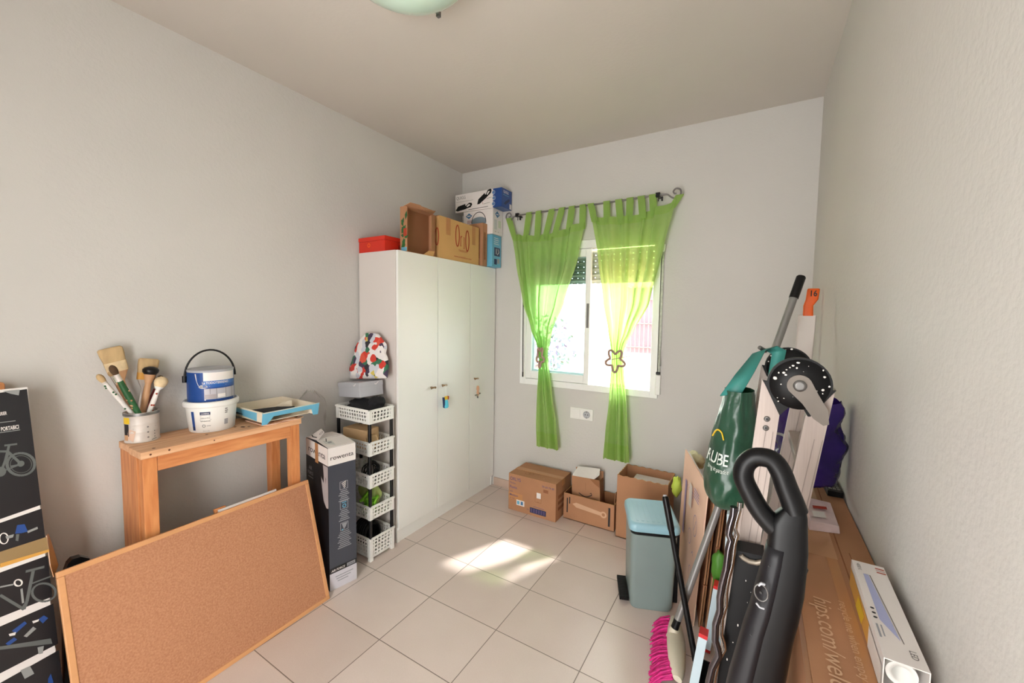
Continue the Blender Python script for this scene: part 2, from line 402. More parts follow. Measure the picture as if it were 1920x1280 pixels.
mb = MB(); mb.box((-1.112, DY-.011, 1.415), (-1.094, DY-.004, 1.60), grey_ink); mb.box((-1.108, DY-.013, 1.43), (-1.098, DY-.011, 1.585), iron_m); mb.build('latch', s1, bevel=.002)
sash(-1.630, -1.10, DY+.036, HZ0+.042, HZ1-.052, 'sash')
mb = MB()                                                   # rolled-down top of the shutter, slats with light slots
slat_m = mat('shutter_slat', (176, 182, 168), .5, var=.05)
zz = HZ1-.05
while zz > 1.775:
    mb.prism([(HX0+.03, DY+.105, zz), (HX0+.03, DY+.097, zz-.018), (HX0+.03, DY+.105, zz-.038), (HX0+.03, DY+.112, zz-.018)], (HX1-HX0-.06, 0, 0), slat_m)
    x = HX0+.05
    while x < HX1-.06:
        mb.box((x, DY+.1, zz-.043), (x+.041, DY+.108, zz-.034), slat_m); x += .048
    zz -= .043
mb.build('shutter', win)
mb = MB(); mb.box((HX0, DY+.085, HZ0-.01), (HX1, DY+.26, HZ0+.012), mat('sill_tile', (112, 78, 62), .7)); mb.build('sill', win, bevel=.003)

# outside: terrace, sunlit house opposite with a barred window, a shrub
out_w = mat('sunlit_render', (244, 240, 238), .9, var=.03)
mb = MB(); mb.box((-9, DY+.26, -.2), (7, 9, -.05), terr_m); struct(mb.build('ground'))
hs = thing('opposite_house', 'pale sunlit house across the terrace seen through the open window half', 'house', (-1.0, 7.5, 0))
mb = MB(); mb.box((-2.45, 7.0, -.05), (4.0, 7.3, 2.25), out_w); mb.build('wall', hs)
mb = MB(); mb.box((-1.9, 6.985, .9), (-1.4, 7.0, 2.0), mat('window_recess', (122, 112, 122), .6)); mb.build('window', hs)
mb = MB()
for k in range(8): mb.tube([(-1.9+.071*k, 6.94, .88), (-1.9+.071*k, 6.94, 2.02)], .012, mat('painted_bars', (124, 104, 104), .5), 6)
for z in (1.0, 1.4, 1.8): mb.tube([(-1.93, 6.93, z), (-1.37, 6.93, z)], .012, MATS['painted_bars'], 6)
mb.build('window_bars', hs)
leaf_m = mat('shrub_leaf', (112, 122, 112), .6, var=.3, scale=3)
lilac_m = mat('shrub_blossom', (124, 106, 134), .6, var=.15, scale=3)
sh = thing('flowering_shrub', 'pale flowering shrub outside behind the left window pane', 'shrub', (-2.75, 5.3, -.05))
mb = MB(); mb.tube([(-2.75, 5.3, -.05), (-2.72, 5.3, .5), (-2.8, 5.3, .9)], [.03, .025, .015], terr_m, 8); mb.build('stem', sh)
mb = MB()
for k in range(420):
    th = random.random()*2*PI; ph = math.acos(random.uniform(-1, 1)); r = random.random()**.4
    p = V((-2.75+.6*r*math.sin(ph)*math.cos(th), 5.3+.4*r*math.sin(ph)*math.sin(th), 1.05+.55*r*math.cos(ph)))
    a = V((random.uniform(-1, 1), random.uniform(-1, 1), random.uniform(-1, 1))).normalized()*.045; b = a.orthogonal().normalized()*.022
    mb.add([p-a, p+b, p+a, p-b], [(0, 1, 2, 3)], lilac_m if random.random() < .35 else leaf_m)
mb.build('foliage', sh)

# ================================================================== CEILING LAMP
lc = V((-1.10, 1.055, 2.66))
lp = thing('ceiling_lamp', 'round pale green glass bowl lamp fixed flat under the ceiling', 'lamp', (lc.x, lc.y, CZ))
mb = MB(); mb.lathe([(.07, -.045), (.075, -.02), (.075, 0)], (lc.x, lc.y, CZ), whitep_m, 32); mb.build('ceiling_plate', lp)
mb = MB()
mb.lathe([(r*1.2, z) for r, z in [(.001, 0), (.06, .004), (.11, .016), (.15, .036), (.178, .058), (.19, .072), (.19, .078), (.175, .066), (.14, .044), (.1, .026), (.05, .012), (.001, .008)]], (lc.x, lc.y, lc.z-.035), lampglass_m, 48, capb=False, capt=False); mb.build('glass_bowl', lp)
for k in range(3):
    a = math.radians(100+120*k); p = lc+V((math.cos(a)*.231, math.sin(a)*.231, .034))
    mb = MB(); mb.bar(p+V((0, 0, -.012)), p+V((0, 0, .012)), .014, .014, iron_m); mb.tube([p, V((lc.x+math.cos(a)*.07, lc.y+math.sin(a)*.07, CZ-.03))], .004, iron_m, 8); mb.build('clip', lp)

# ================================================================== WARDROBE
W0, W1, WZ = 1.8086, 2.922, 1.9026
wd = thing('wardrobe', 'tall white three-door wardrobe against the left wall beside the window', 'wardrobe', (-2.13, 2.36, 0))
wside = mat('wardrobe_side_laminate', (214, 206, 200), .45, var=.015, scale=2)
mb = MB(); t = .018; cx = WX-.019
mb.box((LX+.014, W0, 0), (cx, W0+t, WZ), wside); mb.box((LX+.014, W1-t, 0), (cx, W1, WZ), wside)
mb.box((LX+.014, W0+t, WZ-t), (cx, W1-t, WZ), white_m); mb.box((LX+.014, W0+t, .075), (cx, W1-t, .093), white_m)
mb.box((LX+.014, W0+t, .093), (LX+.02, W1-t, WZ-t), wside)
mb.build('carcass', wd, bevel=.0015)
mb = MB(); mb.box((cx-.012, W0+t, 0), (cx, W1-t, .075), white_m); mb.box((cx-.002, W0, 0), (cx+.006, W0+.022, .1), white_m); mb.box((cx-.002, W1-.022, 0), (cx+.006, W1, .1), white_m); mb.build('plinth', wd)
knob_m = mat('brass_knob', (150, 120, 90), .35, .8, var=.1)
seams = [W0+.002, 2.186, 2.564, W1-.002]
for i, ky in enumerate((2.114, 2.232, 2.622)):
    mb = MB(); mb.box((cx+.001, seams[i]+.0028, .088), (WX, seams[i+1]-.0028, WZ-.001), white_m); d = mb.build('door', wd, bevel=.0012)
    kz = .99; mb = MB(); mb.tube([(WX, ky, kz), (WX+.02, ky, kz)], .005, knob_m, 10)
    mb.tube([(WX+.022, ky-.022, kz-.003), (WX+.026, ky-.012, kz), (WX+.026, ky+.012, kz), (WX+.022, ky+.022, kz-.003)], [.008, .006, .006, .008], knob_m, 10); mb.build('knob', d)
# charms hanging from the knobs
ky, kx = 2.232, WX+.038
ch = thing('doll_charm', 'small blue and yellow doll charm hanging from the middle wardrobe knob', 'charm', (kx, ky, .985))
mb = MB(); mb.tube([(kx, ky-.004, .995), (kx, ky-.010, .95), (kx, ky-.008, .91)], .0015, whitep_m, 6); mb.tube([(kx, ky+.003, .995), (kx, ky+.006, .95), (kx, ky+.004, .91)], .0015, whitep_m, 6); mb.build('cord', ch)
mb = MB(); mb.box((kx-.006, ky-.014, .885), (kx+.008, ky+.012, .912), yellow_m); mb.build('body', ch, bevel=.004)
mb = MB(); mb.lathe([(.018, 0), (.024, .01), (.020, .04), (.013, .062)], (kx, ky, .826), mat('sky_blue_felt', (96, 206, 232), .8), 16, sx=.6); mb.build('skirt', ch)
mb = MB(); mb.bar((kx-.004, ky-.024, .905), (kx-.002, ky-.018, .83), .016, .01, navy_m); mb.build('tail', ch)
mb = MB(); mb.bar((kx, ky+.02, .91), (kx, ky+.018, .885), .014, .01, redink_m); mb.build('sleeve', ch)
ky = 2.622
ch = thing('wooden_charm', 'little carved wooden bird charm hanging from the right wardrobe knob', 'charm', (kx, ky, .985))
mb = MB(); mb.tube([(kx, ky, .995), (kx, ky+.002, .95), (kx, ky, .93)], .0015, whitep_m, 6); mb.build('cord', ch)
mb = MB(); mb.lathe([(.004, 0), (.008, .012), (.012, .03), (.009, .045), (.013, .06), (.011, .078), (.006, .088)], (kx, ky, .845), terr_m, 14); mb.build('body', ch)
mb = MB(); mb.bar((kx, ky-.032, .858), (kx, ky+.03, .868), .016, .008, iron_m); mb.bar((kx, ky-.004, .85), (kx, ky, .832), .012, .008, iron_m); mb.build('wing', ch, bevel=.002)

# ================================================================== ON TOP OF THE WARDROBE
Z = WZ+.001
def carton(mb, lo, hi, m): mb.box(lo, hi, m)
# red box
bx = thing('red_box', 'flat glossy red cardboard box at the left end of the wardrobe top', 'box', (-2.19, 1.95, Z))
mb = MB(); mb.box((LX+.006, 1.816, Z), (-2.062, 2.10, 1.975), red_m); f = mb.face((LX+.006, 1.816, Z), (1, 0, 0), (0, 0, 1)); f.disc(.1, .045, .014, orange_m); f.disc(.1, .045, .008, red_m)
f = mb.face((-2.062, 1.816, Z), (0, 1, 0), (0, 0, 1)); f.disc(.13, .04, .016, mat('deep_red', (150, 24, 20), .5)); mb.build('tray', bx, bevel=.002)
mb = MB(); mb.box((LX+.004, 1.8135, 1.9755), (-2.0595, 2.1025, 2.002), red_m); mb.build('lid', bx, bevel=.002)
# open produce box, mouth towards the room
ob = thing('open_carton', 'open brown carton on its side with green leaf print, on the wardrobe', 'box', (-2.08, 2.0, Z))
x0, x1, ya, yb, zt = -2.016, -1.955, 1.903, 2.17, 2.195
mb = MB()
mb.box((x0, ya, Z), (x1, yb, Z+.004), card_m); mb.box((x0, ya, zt-.004), (x1-.01, yb, zt), card_m)
mb.box((x0, ya, Z+.004), (x1, ya+.005, zt-.004), card_m); mb.box((x0, yb-.005, Z+.004), (x1, yb, zt-.004), card_m); mb.box((x0, ya+.005, Z+.004), (x0+.005, yb-.005, zt-.004), card_d)
f = mb.face((x0, ya, Z), (1, 0, 0), (0, 0, 1))
for k in range(14):
    a = random.random()*6; cx_, cy_ = .02+random.random()*.035, .02+random.random()*.24
    f.poly([(cx_+.018*math.cos(a), cy_+.03*math.sin(a)), (cx_+.012*math.cos(a+1.6), cy_+.012*math.sin(a+1.6)), (cx_-.018*math.cos(a), cy_-.03*math.sin(a)), (cx_-.012*math.cos(a+1.6), cy_-.012*math.sin(a+1.6))], green_m)
f.rect(.03, .1, .06, .15, redink_m); f.rect(.01, .005, .06, .03, bluel_m)
mb.build('carton_body', ob)
mb = MB(); mb.prism([(x1-.002, yb-.004, Z+.03), (x1-.002, yb-.004, zt-.005), (x1+.045, yb-.095, zt-.03), (x1+.045, yb-.095, Z+.04)], (.003, .003, 0), card_m); mb.build('right_flap', ob)
mb = MB(); mb.prism([(x1-.03, ya, zt-.002), (x1-.03, yb, zt-.002), (x1+.03, yb-.03, zt+.012), (x1+.03, yb-.15, zt-.006), (x1+.02, ya+.10, zt+.02), (x1+.01, ya+.02, zt+.02)], (0, 0, .004), card_m); mb.build('top_flap', ob)
mb = MB(); mb.prism([(x1-.002, yb-.12, Z), (x1-.002, yb-.02, Z), (x1+.012, yb-.02, Z+.035), (x1+.012, yb-.08, Z+.03)], (.003, 0, 0), card_l); mb.build('bottom_flap', ob)
# ORIO carton
oc = thing('printed_carton', 'tan carton printed Orio in red-brown standing on the wardrobe front edge', 'box', (-2.08, 2.44, Z))
x1, ya, yb, zt = -1.951, 2.206, 2.684, 2.2
mb = MB(); mb.box((-2.24, ya, Z), (x1, yb, zt), card_l)
f = mb.face((x1, ya, Z), (0, 1, 0), (0, 0, 1))
f.rect(.075, .175, .125, .297, tape_m); f.rect(.385, .15, .43, .297, tape_m)
def tall_o(f, cx, cy, a, b, w, m): f.ring(cx, cy, a, w, m, 28, b/a)
tall_o(f, .205, .188, .021, .078, .0105, redink_m); tall_o(f, .325, .168, .021, .078, .0105, redink_m)
f.rect(.240, .12, .247, .19, redink_m); f.ring(.2545, .176, .0095, .007, redink_m, 12, 1.7, PI*.35, PI); f.rect(.236, .116, .251, .1195, redink_m)
f.rect(.281, .106, .288, .188, redink_m); f.rect(.277, .102, .292, .1055, redink_m); f.rect(.276, .185, .288, .1885, redink_m)
f.text('TRADICION', .272, .075, .021, redink_m, .95, 0, 'c'); f.text('www.oriotradicion.com', .272, .028, .02, redink_m, 1.1, 0, 'c')
f = mb.face((-2.24, ya, Z), (1, 0, 0), (0, 0, 1)); tall_o(f, .27, .15, .016, .06, .008, redink_m); f.rect(.0, .292, .289, .2955, card_e)
mb.build('carton_body', oc, bevel=.002)
# flat carton
fc = MB(); fc.box((-2.22, 2.708, Z), (-1.931, 2.772, 2.246), card_m)
f = fc.face((-1.931, 2.708, Z), (0, 1, 0), (0, 0, 1)); f.rect(.02, .05, .04, .27, card_e); f.text('9', .026, .2, .05, card_d); f.line([(.012, .01), (.012, .33)], .0015, card_e)
f = fc.face((-2.22, 2.708, Z), (1, 0, 0), (0, 0, 1)); f.rect(.18, .06, .26, .3, card_e)
tag(fc.build('narrow_carton', bevel=.002, base=(-2.07, 2.74, Z)), 'plain brown narrow carton standing between the Orio carton and the blue box', 'box')
# blue box, white box, vacuum box
bb = MB(); bb.box((-2.2, 2.782, Z), (-1.887, 2.916, 2.165), bluel_m)
f = bb.face((-1.887, 2.782, Z), (0, 1, 0), (0, 0, 1)); f.rect(.03, .09, .115, .16, navy_m); f.rect(.05, .105, .07, .15, grey_m); f.line([(.075, .1), (.1, .125), (.085, .15)], .006, whitec_m); f.rect(.03, .02, .07, .065, navy_m); f.rect(.075, .03, .11, .07, grey_m)
for k in range(4): f.rect(.025, .185+.016*k, .1-.01*(k % 2), .19+.016*k, whitec_m)
tag(bb.build('blue_box', bevel=.002, base=(-2.04, 2.85, Z)), 'light blue box at the right end of the wardrobe, lowest of its stack', 'box')
wb = MB(); wb.box((-2.178, 2.772, 2.166), (-1.877, 2.918, 2.37), whitec_m)
def rhomb(f, x, y, a, b):
    f.poly([(x-a, y), (x, y-b), (x+a, y), (x, y+b)], mat('steel_blue_print', (62, 116, 158), .4)); f.lay(2).rect(x-a*.5, y-.004, x+a*.5, y+.004, whitec_m); f.lay(1)
f = wb.face((-1.877, 2.772, 2.166), (0, 1, 0), (0, 0, 1)); rhomb(f, .065, .165, .034, .028); f.rect(.02, .04, .06, .12, mat('pale_grey_print', (206, 208, 204), .5)); f.rect(.08, .06, .12, .12, mat('pale_sage_print', (206, 214, 190), .5))
for k in range(3): f.text('W1'[k % 2], .03+.022*k, .018, .014, ink_m)
f = wb.face((-2.178, 2.772, 2.166), (1, 0, 0), (0, 0, 1)); rhomb(f, .058, .165, .034, .024); f.rect(.04, .10, .085, .13, mat('dusty_pink_print', (200, 176, 176), .5))
f.poly([(.16+.075*math.cos(PI*k/16), .115+.06*math.sin(PI*k/16)*.55) for k in range(17)]+[(.085, .09), (.235, .09)], mat('kettle_grey', (128, 142, 152), .4)); f.lay(2).ring(.16, .1, .073, .006, ink_m, 20, 1.2, 0, PI); f.lay(1)
tag(wb.build('white_box', bevel=.002, base=(-2.03, 2.85, 2.166)), 'white box with blue rhombus logo, middle of the stack on the wardrobe', 'box')
vb = MB(); vx0, vx1, vy0, vy1, vz0, vz1 = -2.262, -1.79, 2.765, 2.92, 2.3715, 2.522
vb.box((vx0, vy0, vz0), (vx1-.085, vy1, vz1), whitec_m); vb.box((vx1-.085, vy0, vz0), (vx1, vy1, vz1), blue_m)
f = vb.face((vx0, vy0, vz0), (1, 0, 0), (0, 0, 1))
f.text('QUIGG', .012, .108, .036, grey_ink, .85); f.line([(.01, .088), (.19, .088)], .002, grey_ink)
def handvac(f, x, y, L, ang, up=1):
    c, s_ = math.cos(ang), math.sin(ang); q = lambda a, b: (x+a*c-b*s_, y+a*s_+b*c)
    f.poly([q(0, -.012*up), q(.02, -.024*up), q(L*.62, -.024*up), q(L*.62, .02*up), q(.03, .016*up)], blackm_m)
    f.poly([q(L*.6, .0), q(L*.85, .02*up), q(L, .012*up), q(L*1.02, -.004*up), q(L*.92, -.02*up), q(L*.62, -.022*up)], blackm_m); f.lay(2)
    f.poly([q(L*.68, -.002), q(L*.84, .009*up), q(L*.92, -.002*up), q(L*.72, -.012*up)], whitec_m); f.lay(1)
handvac(f, .002, .032, .175, .12); handvac(f, .225, .055, .17, .55)
f.line([(.14, .012), (.34, .016)], .004, ink_m); f.rect(.285, .04, .289, .056, redink_m); f.line([(.295, .04), (.36, .046)], .003, grey_ink); f.line([(.33, .08), (.375, .085)], .003, grey_ink)
for k in range(3): f.disc(.392+.004*(k == 1), .03+.045*k, .017, whitec_m); f.lay(2).disc(.394+.004*(k == 1), .03+.045*k, .014, mat('medallion_blue', (96, 130, 176), .4)); f.lay(1)
f = vb.face((vx1, vy0, vz0), (0, 1, 0), (0, 0, 1)); f.text('QUIGG', .025, .115, .03, whitec_m, .8, .01); f.line([(.02, .1), (.11, .1)], .003, bluel_m); f.poly([(.03, .03), (.06, .055), (.115, .085), (.125, .07), (.06, .025)], navy_m); f.rect(.118, .004, .15, .045, whitec_m)
tag(vb.build('vacuum_box', bevel=.002, base=(-2.02, 2.84, vz0)), 'long white and blue handheld vacuum box, topmost of the wardrobe stack', 'box')

# ================================================================== CURTAINS
CY = DY-.075
rod = thing('curtain_rod', 'thin grey metal curtain rod with scroll ends above the window', 'curtain rod', (-1.13, CY, 2.312))
rod_m = mat('rod_grey_metal', (128, 124, 124), .35, .6, var=.06)
mb = MB(); mb.tube([(-1.69, CY, 2.308), (-.575, CY, 2.316)], .006, rod_m, 10); mb.build('pole', rod)
for sgn, x, z in ((-1, -1.69, 2.308), (1, -.575, 2.316)):
    pts = [(x, z), (x+sgn*.03, z-.004), (x+sgn*.055, z-.024), (x+sgn*.085, z-.034), (x+sgn*.112, z-.012), (x+sgn*.108, z+.018), (x+sgn*.082, z+.028), (x+sgn*.066, z+.012), (x+sgn*.074, z-.004), (x+sgn*.088, z-.002)]
    P = []
    for i in range(len(pts)-1):                              # catmull-rom
        p0, p1, p2, p3 = [V(pts[max(0, min(len(pts)-1, i+k))]) for k in (-1, 0, 1, 2)]
        for k in range(5):
            t_ = k/5; P.append(.5*((2*p1)+(p2-p0)*t_+(2*p0-5*p1+4*p2-p3)*t_**2+(3*p1-p0-3*p2+p3)*t_**3))
    mb = MB(); mb.tube([(p.x, CY, p.y) for p in P], [.0055]*(len(P)-8)+[.005]*8, rod_m, 8); mb.build('scroll_finial', rod)
    bxp = x+(-.005 if sgn < 0 else -.03)
    mb = MB(); mb.box((bxp-.014, CY-.012, z-.012), (bxp+.012, CY+.012, z+.016), black_m); mb.bar((bxp, CY+.01, z), (bxp, DY, z), .01, .014, black_m); mb.tube([(bxp+.004, CY, z-.01), (bxp+.004, CY, z-.04)], .003, black_m, 6); mb.box((bxp+.022, CY-.006, z-.04), (bxp+.032, CY+.006, z-.012), black_m); mb.build('bracket', rod)
def interp(K, z):
    if z >= K[0][0]: return K[0][1:]
    for a, b in zip(K, K[1:]):
        if b[0] <= z <= a[0]:
            t_ = (a[0]-z)/(a[0]-b[0]); t_ = t_*t_*(3-2*t_)*.4+t_*.6
            return tuple(p+(q-p)*t_ for p, q in zip(a[1:], b[1:]))
    return K[-1][1:]
def curtain(label, K, ph, droop, nt, tabx):
    cu = thing('curtain', label, 'curtain', ((K[0][1]+K[0][2])/2, CY, K[0][0]))
    z0, z1 = K[0][0], K[-1][0]
    def pt(u, z, hem=0):
        xl, xr, a1, a2 = interp(K, z)
        uu = u+.018*math.sin(2*PI*u*3+ph)+.012*math.sin(2*PI*u*7+2*ph+z)
        y = CY+a1*(math.sin(2*PI*(5.5*u+.15*math.sin(4*u+ph))+ph)+.35*math.sin(2*PI*11*u+z*2))+a2*math.sin(2*PI*2.6*u+ph*.7)
        zz = z-droop(u)*max(0, (z-1.5)/(z0-1.5))-.03*math.sin(2*PI*2.6*u+ph*.7)*max(0, (1.0-z))
        return V((xl+(xr-xl)*uu, y-hem, zz))
    mb = MB()
    zt, zb = z0-.055, z1+.12
    mb.grid(lambda u, t_: pt(u, zt+(zb-zt)*t_), 96, 70, sheer_m)
    mb.grid(lambda u, t_: pt(u, z0+(zt-z0)*t_), 96, 3, hem_m); mb.grid(lambda u, t_: pt(u, zb+(z1-zb)*t_), 96, 6, hem_m)
    mb.build('drape', cu)
    for k in range(nt):
        u = (k+.5)/nt if 0 < k < nt-1 else (.03 if k == 0 else .97)
        b = pt(u, z0-.045); top = tabx[k]; w = .023
        mb = MB()
        def tf(a, t_, b=b, top=top):
            x = b.x+(top[0]-b.x)*t_+(a-.5)*2*w; z = b.z+(top[1]+.008-b.z)*t_
            return V((x, b.y-.004+(CY-.009-b.y)*t_, z))
        mb.grid(tf, 2, 5, hem_m)
        mb.grid(lambda a, t_: V((top[0]+(a-.5)*2*w, CY-.009*math.cos(PI*t_), top[1]+.008+.004*math.sin(PI*t_))), 2, 5, hem_m)
        mb.grid(lambda a, t_, b=b, top=top: tf(a, 1-t_)+V((0, .018*(1-t_)+.003, 0)), 2, 5, hem_m)
        mb.build('tab', cu)
    return cu
KL = [(2.195, -1.752, -1.125, .018, .004), (1.95, -1.715, -1.17, .022, .004), (1.6, -1.645, -1.285, .026, .0), (1.4, -1.563, -1.372, .024, 0), (1.28, -1.50, -1.395, .024, 0), (1.21, -1.472, -1.412, .02, 0), (1.14, -1.478, -1.40, .02, .004), (.9, -1.50, -1.358, .014, .016), (.65, -1.505, -1.31, .008, .03), (.45, -1.495, -1.285, .006, .034)]
KR = [(2.235, -1.075, -.495, .018, .004), (1.95, -1.02, -.555, .022, .004), (1.6, -.965, -.632, .026, 0), (1.4, -.918, -.735, .026, 0), (1.3, -.895, -.79, .026, 0), (1.235, -.885, -.808, .022, 0), (1.15, -.885, -.80, .02, .004), (.9, -.905, -.765, .014, .018), (.65, -.93, -.742, .008, .03), (.46, -.942, -.728, .006, .034)]
zr = lambda x: 2.308+.008*(x+1.69)/1.115
txl = [(-1.775, 2.284)]+[(x, zr(x)) for x in (-1.585, -1.50, -1.385, -1.30, -1.22, -1.135)]
txr = [(x, zr(x)) for x in (-1.075, -.955, -.87, -.79, -.715, -.64)]+[(-.468, 2.29)]
curtain('sheer lime green curtain gathered at the left half of the window', KL, .4, lambda u: .045*math.sin(PI*min(1, u*1.05))-.03*(u > .9)*0+.03*(1-u), 7, txl)
curtain('sheer lime green curtain gathered at the right half of the window', KR, 1.9, lambda u: .05*math.sin(PI*u)-.035*u, 7, txr)
def tieback(label, c, sx, dz, pin):
    tb = thing('curtain_tieback', label, 'curtain tieback', c)
    mb = MB(); P = []
    for k in range(60):
        a = 2*PI*k/60+PI/2; r = .056+.017*math.cos(5*(a-PI/2)-dz)
        P.append((c[0]+r*math.cos(a)*sx, c[1]-.004*math.sin(3*a), c[2]+r*1.15*math.sin(a)))
    mb.tube(P, .0085, pbrown_m, 8, True); mb.build('wreath', tb)
    mb = MB(); mb.tube([pin[0], pin[1]], .003, pbrown_m, 6); mb.build('pin', tb)
tieback('narrow brown wreath tieback turned sideways on the left curtain', (-1.44, CY-.05, 1.18), .45, PI, ((-1.475, CY-.046, 1.175), (-1.395, CY-.05, 1.172)))
tieback('brown flower-shaped wreath tieback on the right curtain', (-.846, CY-.05, 1.195), .98, PI, ((-.93, CY-.046, 1.185), (-.735, CY-.052, 1.235)))
# thin draw rod on the left, shutter strap on the right
mb = MB(); p = ony(981, 560, CY+.03); q = ony(980, 706, CY+.03); mb.tube([(p.x, p.y, 2.1), p, q], .0035, blackm_m, 6); mb.tube([q+V((0, 0, .04)), q], .005, blackm_m, 8)
tag(mb.build('draw_rod', base=p), 'thin dark curtain draw rod hanging left of the window', 'draw rod')
st = thing('shutter_strap', 'pale roller shutter strap with wall winder right of the window', 'strap', (-.573, DY, 1.0))
strap_m = mat('strap_webbing', (190, 192, 182), .8, var=.15, scale=60)
mb = MB(); mb.box((-.583, DY-.012, 1.12), (-.563, DY-.009, 1.96), strap_m); mb.tube([(-.573, DY-.012, 1.3), (-.563, DY-.03, 1.2), (-.56, DY-.024, 1.17), (-.568, DY-.012, 1.22)], .004, strap_m, 6); mb.build('webbing', st)
mb = MB(); mb.box((-.592, DY-.022, .962), (-.556, DY, 1.105), whitep_m); w_ = mb.build('winder_case', st, bevel=.006)
mb = MB(); mb.box((-.588, DY-.024, 1.106), (-.56, DY-.002, 1.124), black_m); mb.build('slot', w_, bevel=.003)
mb = MB(); mb.box((-.590, DY-.02, 1.95), (-.556, DY, 2.0), whitep_m); mb.build('guide', st, bevel=.003)
# socket
so = thing('wall_socket', 'white double plate with one blank and one round socket below the window', 'socket', (-1.13, DY, .75))
mb = MB(); mb.box((-1.226, DY-.009, .704), (-1.04, DY, .793), whitep_m); mb.build('plate', so, bevel=.003)
mb = MB(); mb.box((-1.212, DY-.013, .716), (-1.142, DY-.009, .781), whitep_m); mb.build('blank_cover', so, bevel=.002)
mb = MB(); mb.box((-1.124, DY-.013, .716), (-1.054, DY-.009, .781), whitep_m)
f = mb.face((-1.089, DY-.013, .7485), (1, 0, 0), (0, 0, 1)); f.disc(0, 0, .028, grey_m); f.lay(2).disc(0, -.002, .024, silver_m); f.lay(3).disc(-.01, 0, .004, ink_m); f.disc(.01, 0, .004, ink_m); f.rect(-.004, .018, .004, .026, iron_m); f.rect(-.004, -.028, .004, -.02, iron_m); mb.build('socket_insert', so, bevel=.002)

# ================================================================== WOODEN BENCH AND WHAT STANDS ON IT
TT = .945
tb = thing('workbench', 'narrow tall pine workbench against the left wall', 'workbench', (-2.16, .9, 0))
mb = MB(); mb.box((-2.292, .577, TT-.028), (-2.163, 1.218, TT), woodt_m); mb.box((-2.161, .572, TT-.028), (-2.030, 1.222, TT), woodt_m)
f = mb.face((-2.161, .572, TT), (1, 0, 0), (0, 1, 0))
for x, y in ((.1, .05), (.06, .25), (.075, .42), (.03, .38)): f.disc(x, y, .006, knot_m, 12)
f.disc(.06, .40, .014, knot_m, 14, .6)
f = mb.face((-2.030, .572, TT-.028), (0, 1, 0), (0, 0, 1)); f.disc(.03, .014, .004, knot_m, 10); f.disc(.09, .016, .004, knot_m, 10); f.disc(.25, .014, .003, knot_m, 10); mb.build('top', tb, bevel=.002)
mb = MB(); mb.box((-2.068, .628, .853), (-2.047, 1.172, TT-.029), woodh_m); mb.build('apron', tb, bevel=.002)
mb = MB(); mb.box((-2.288, .65, .853), (-2.266, 1.165, TT-.029), woodh_m); mb.build('apron', tb, bevel=.002)
for lo, hi in (((-2.289, .580, 0), (-2.108, .604, TT-.029)), ((-2.085, .580, 0), (-2.046, .627, TT-.029)), ((-2.289, 1.174, 0), (-2.235, 1.22, TT-.029)), ((-2.085, 1.173, 0), (-2.046, 1.22, TT-.029))):
    mb = MB(); mb.box(lo, hi, woodv_m); mb.build('leg', tb, bevel=.002)

class Cyl(Face):                                            # printing wrapped round a cylinder; x runs along the arc from angle a0
    def __init__(s, mb, c, r0, r1, h, a0): s.mb = mb; s.cc = V(c); s.r0 = r0; s.r1 = r1; s.h = h; s.a0 = a0; s.k = 1; s.c = 0
    def p(s, x, y):
        r = s.r0+(s.r1-s.r0)*y/s.h; a = s.a0+x/s.r1; r += .0006*s.k+s.c*6e-6
        return s.cc+V((r*math.cos(a), r*math.sin(a), y))
    def poly(s, pts, m): s.c += 1; s.mb.add([s.p(x, y) for x, y in pts], [tuple(range(len(pts)))], m); return s
    def rect(s, x0, y0, x1, y1, m):
        n = max(1, int(abs(x1-x0)/.008))
        for i in range(n): Face.rect(s, x0+(x1-x0)*i/n, y0, x0+(x1-x0)*(i+1)/n, y1, m)
        return s

# paint tin full of brushes
tc = V((-2.238, .640, TT+.001)); tr = .0575; th = .125
va = math.atan2(-tc.y, -tc.x)
pt_ = thing('paint_tin', 'open paint-splashed metal tin holding brushes on the bench corner', 'tin', tc)
mb = MB(); mb.lathe([(tr, 0), (tr+.001, .003), (tr-.001, .008), (tr-.001, th*.33), (tr, th*.35), (tr-.001, th*.37), (tr-.001, th*.6), (tr, th*.62), (tr-.001, th*.64), (tr-.001, th-.01), (tr+.0015, th-.006), (tr+.0015, th), (tr-.006, th), (tr-.006, th-.006), (tr-.003, .006), (.001, .006)], tc, tin_m, 40, capt=False)
f = Cyl(mb, tc, tr, tr, th, va)
f.rect(-.075, .082, -.042, .108, yellow_m); f.rect(-.07, .03, -.046, .08, ink_m); f.lay(2).rect(-.07, .012, -.05, .035, brushwood_m); f.lay(1)
f.poly([(-.045, .06), (-.05, .045), (-.052, .02), (-.03, .005), (-.02, .05)], mat('peach_drip', (214, 182, 160), .5))
for k in range(3): f.disc(.018, .02+.022*k, .0035, grey_ink, 8); f.disc(.042, .018+.012*k, .0025, grey_ink, 8)
f.line([(.03, .006), (.05, .01)], .003, grey_ink); f.line([(-.03, .06), (.05, .062)], .0015, grey_m); mb.build('tin_body', pt_)
mb = MB(); mb.lathe([(tr+.0018, th-.012), (tr+.0022, th-.004), (tr+.001, th+.001)], tc, iron_m, 40, capb=False, capt=False); mb.build('rim', pt_)

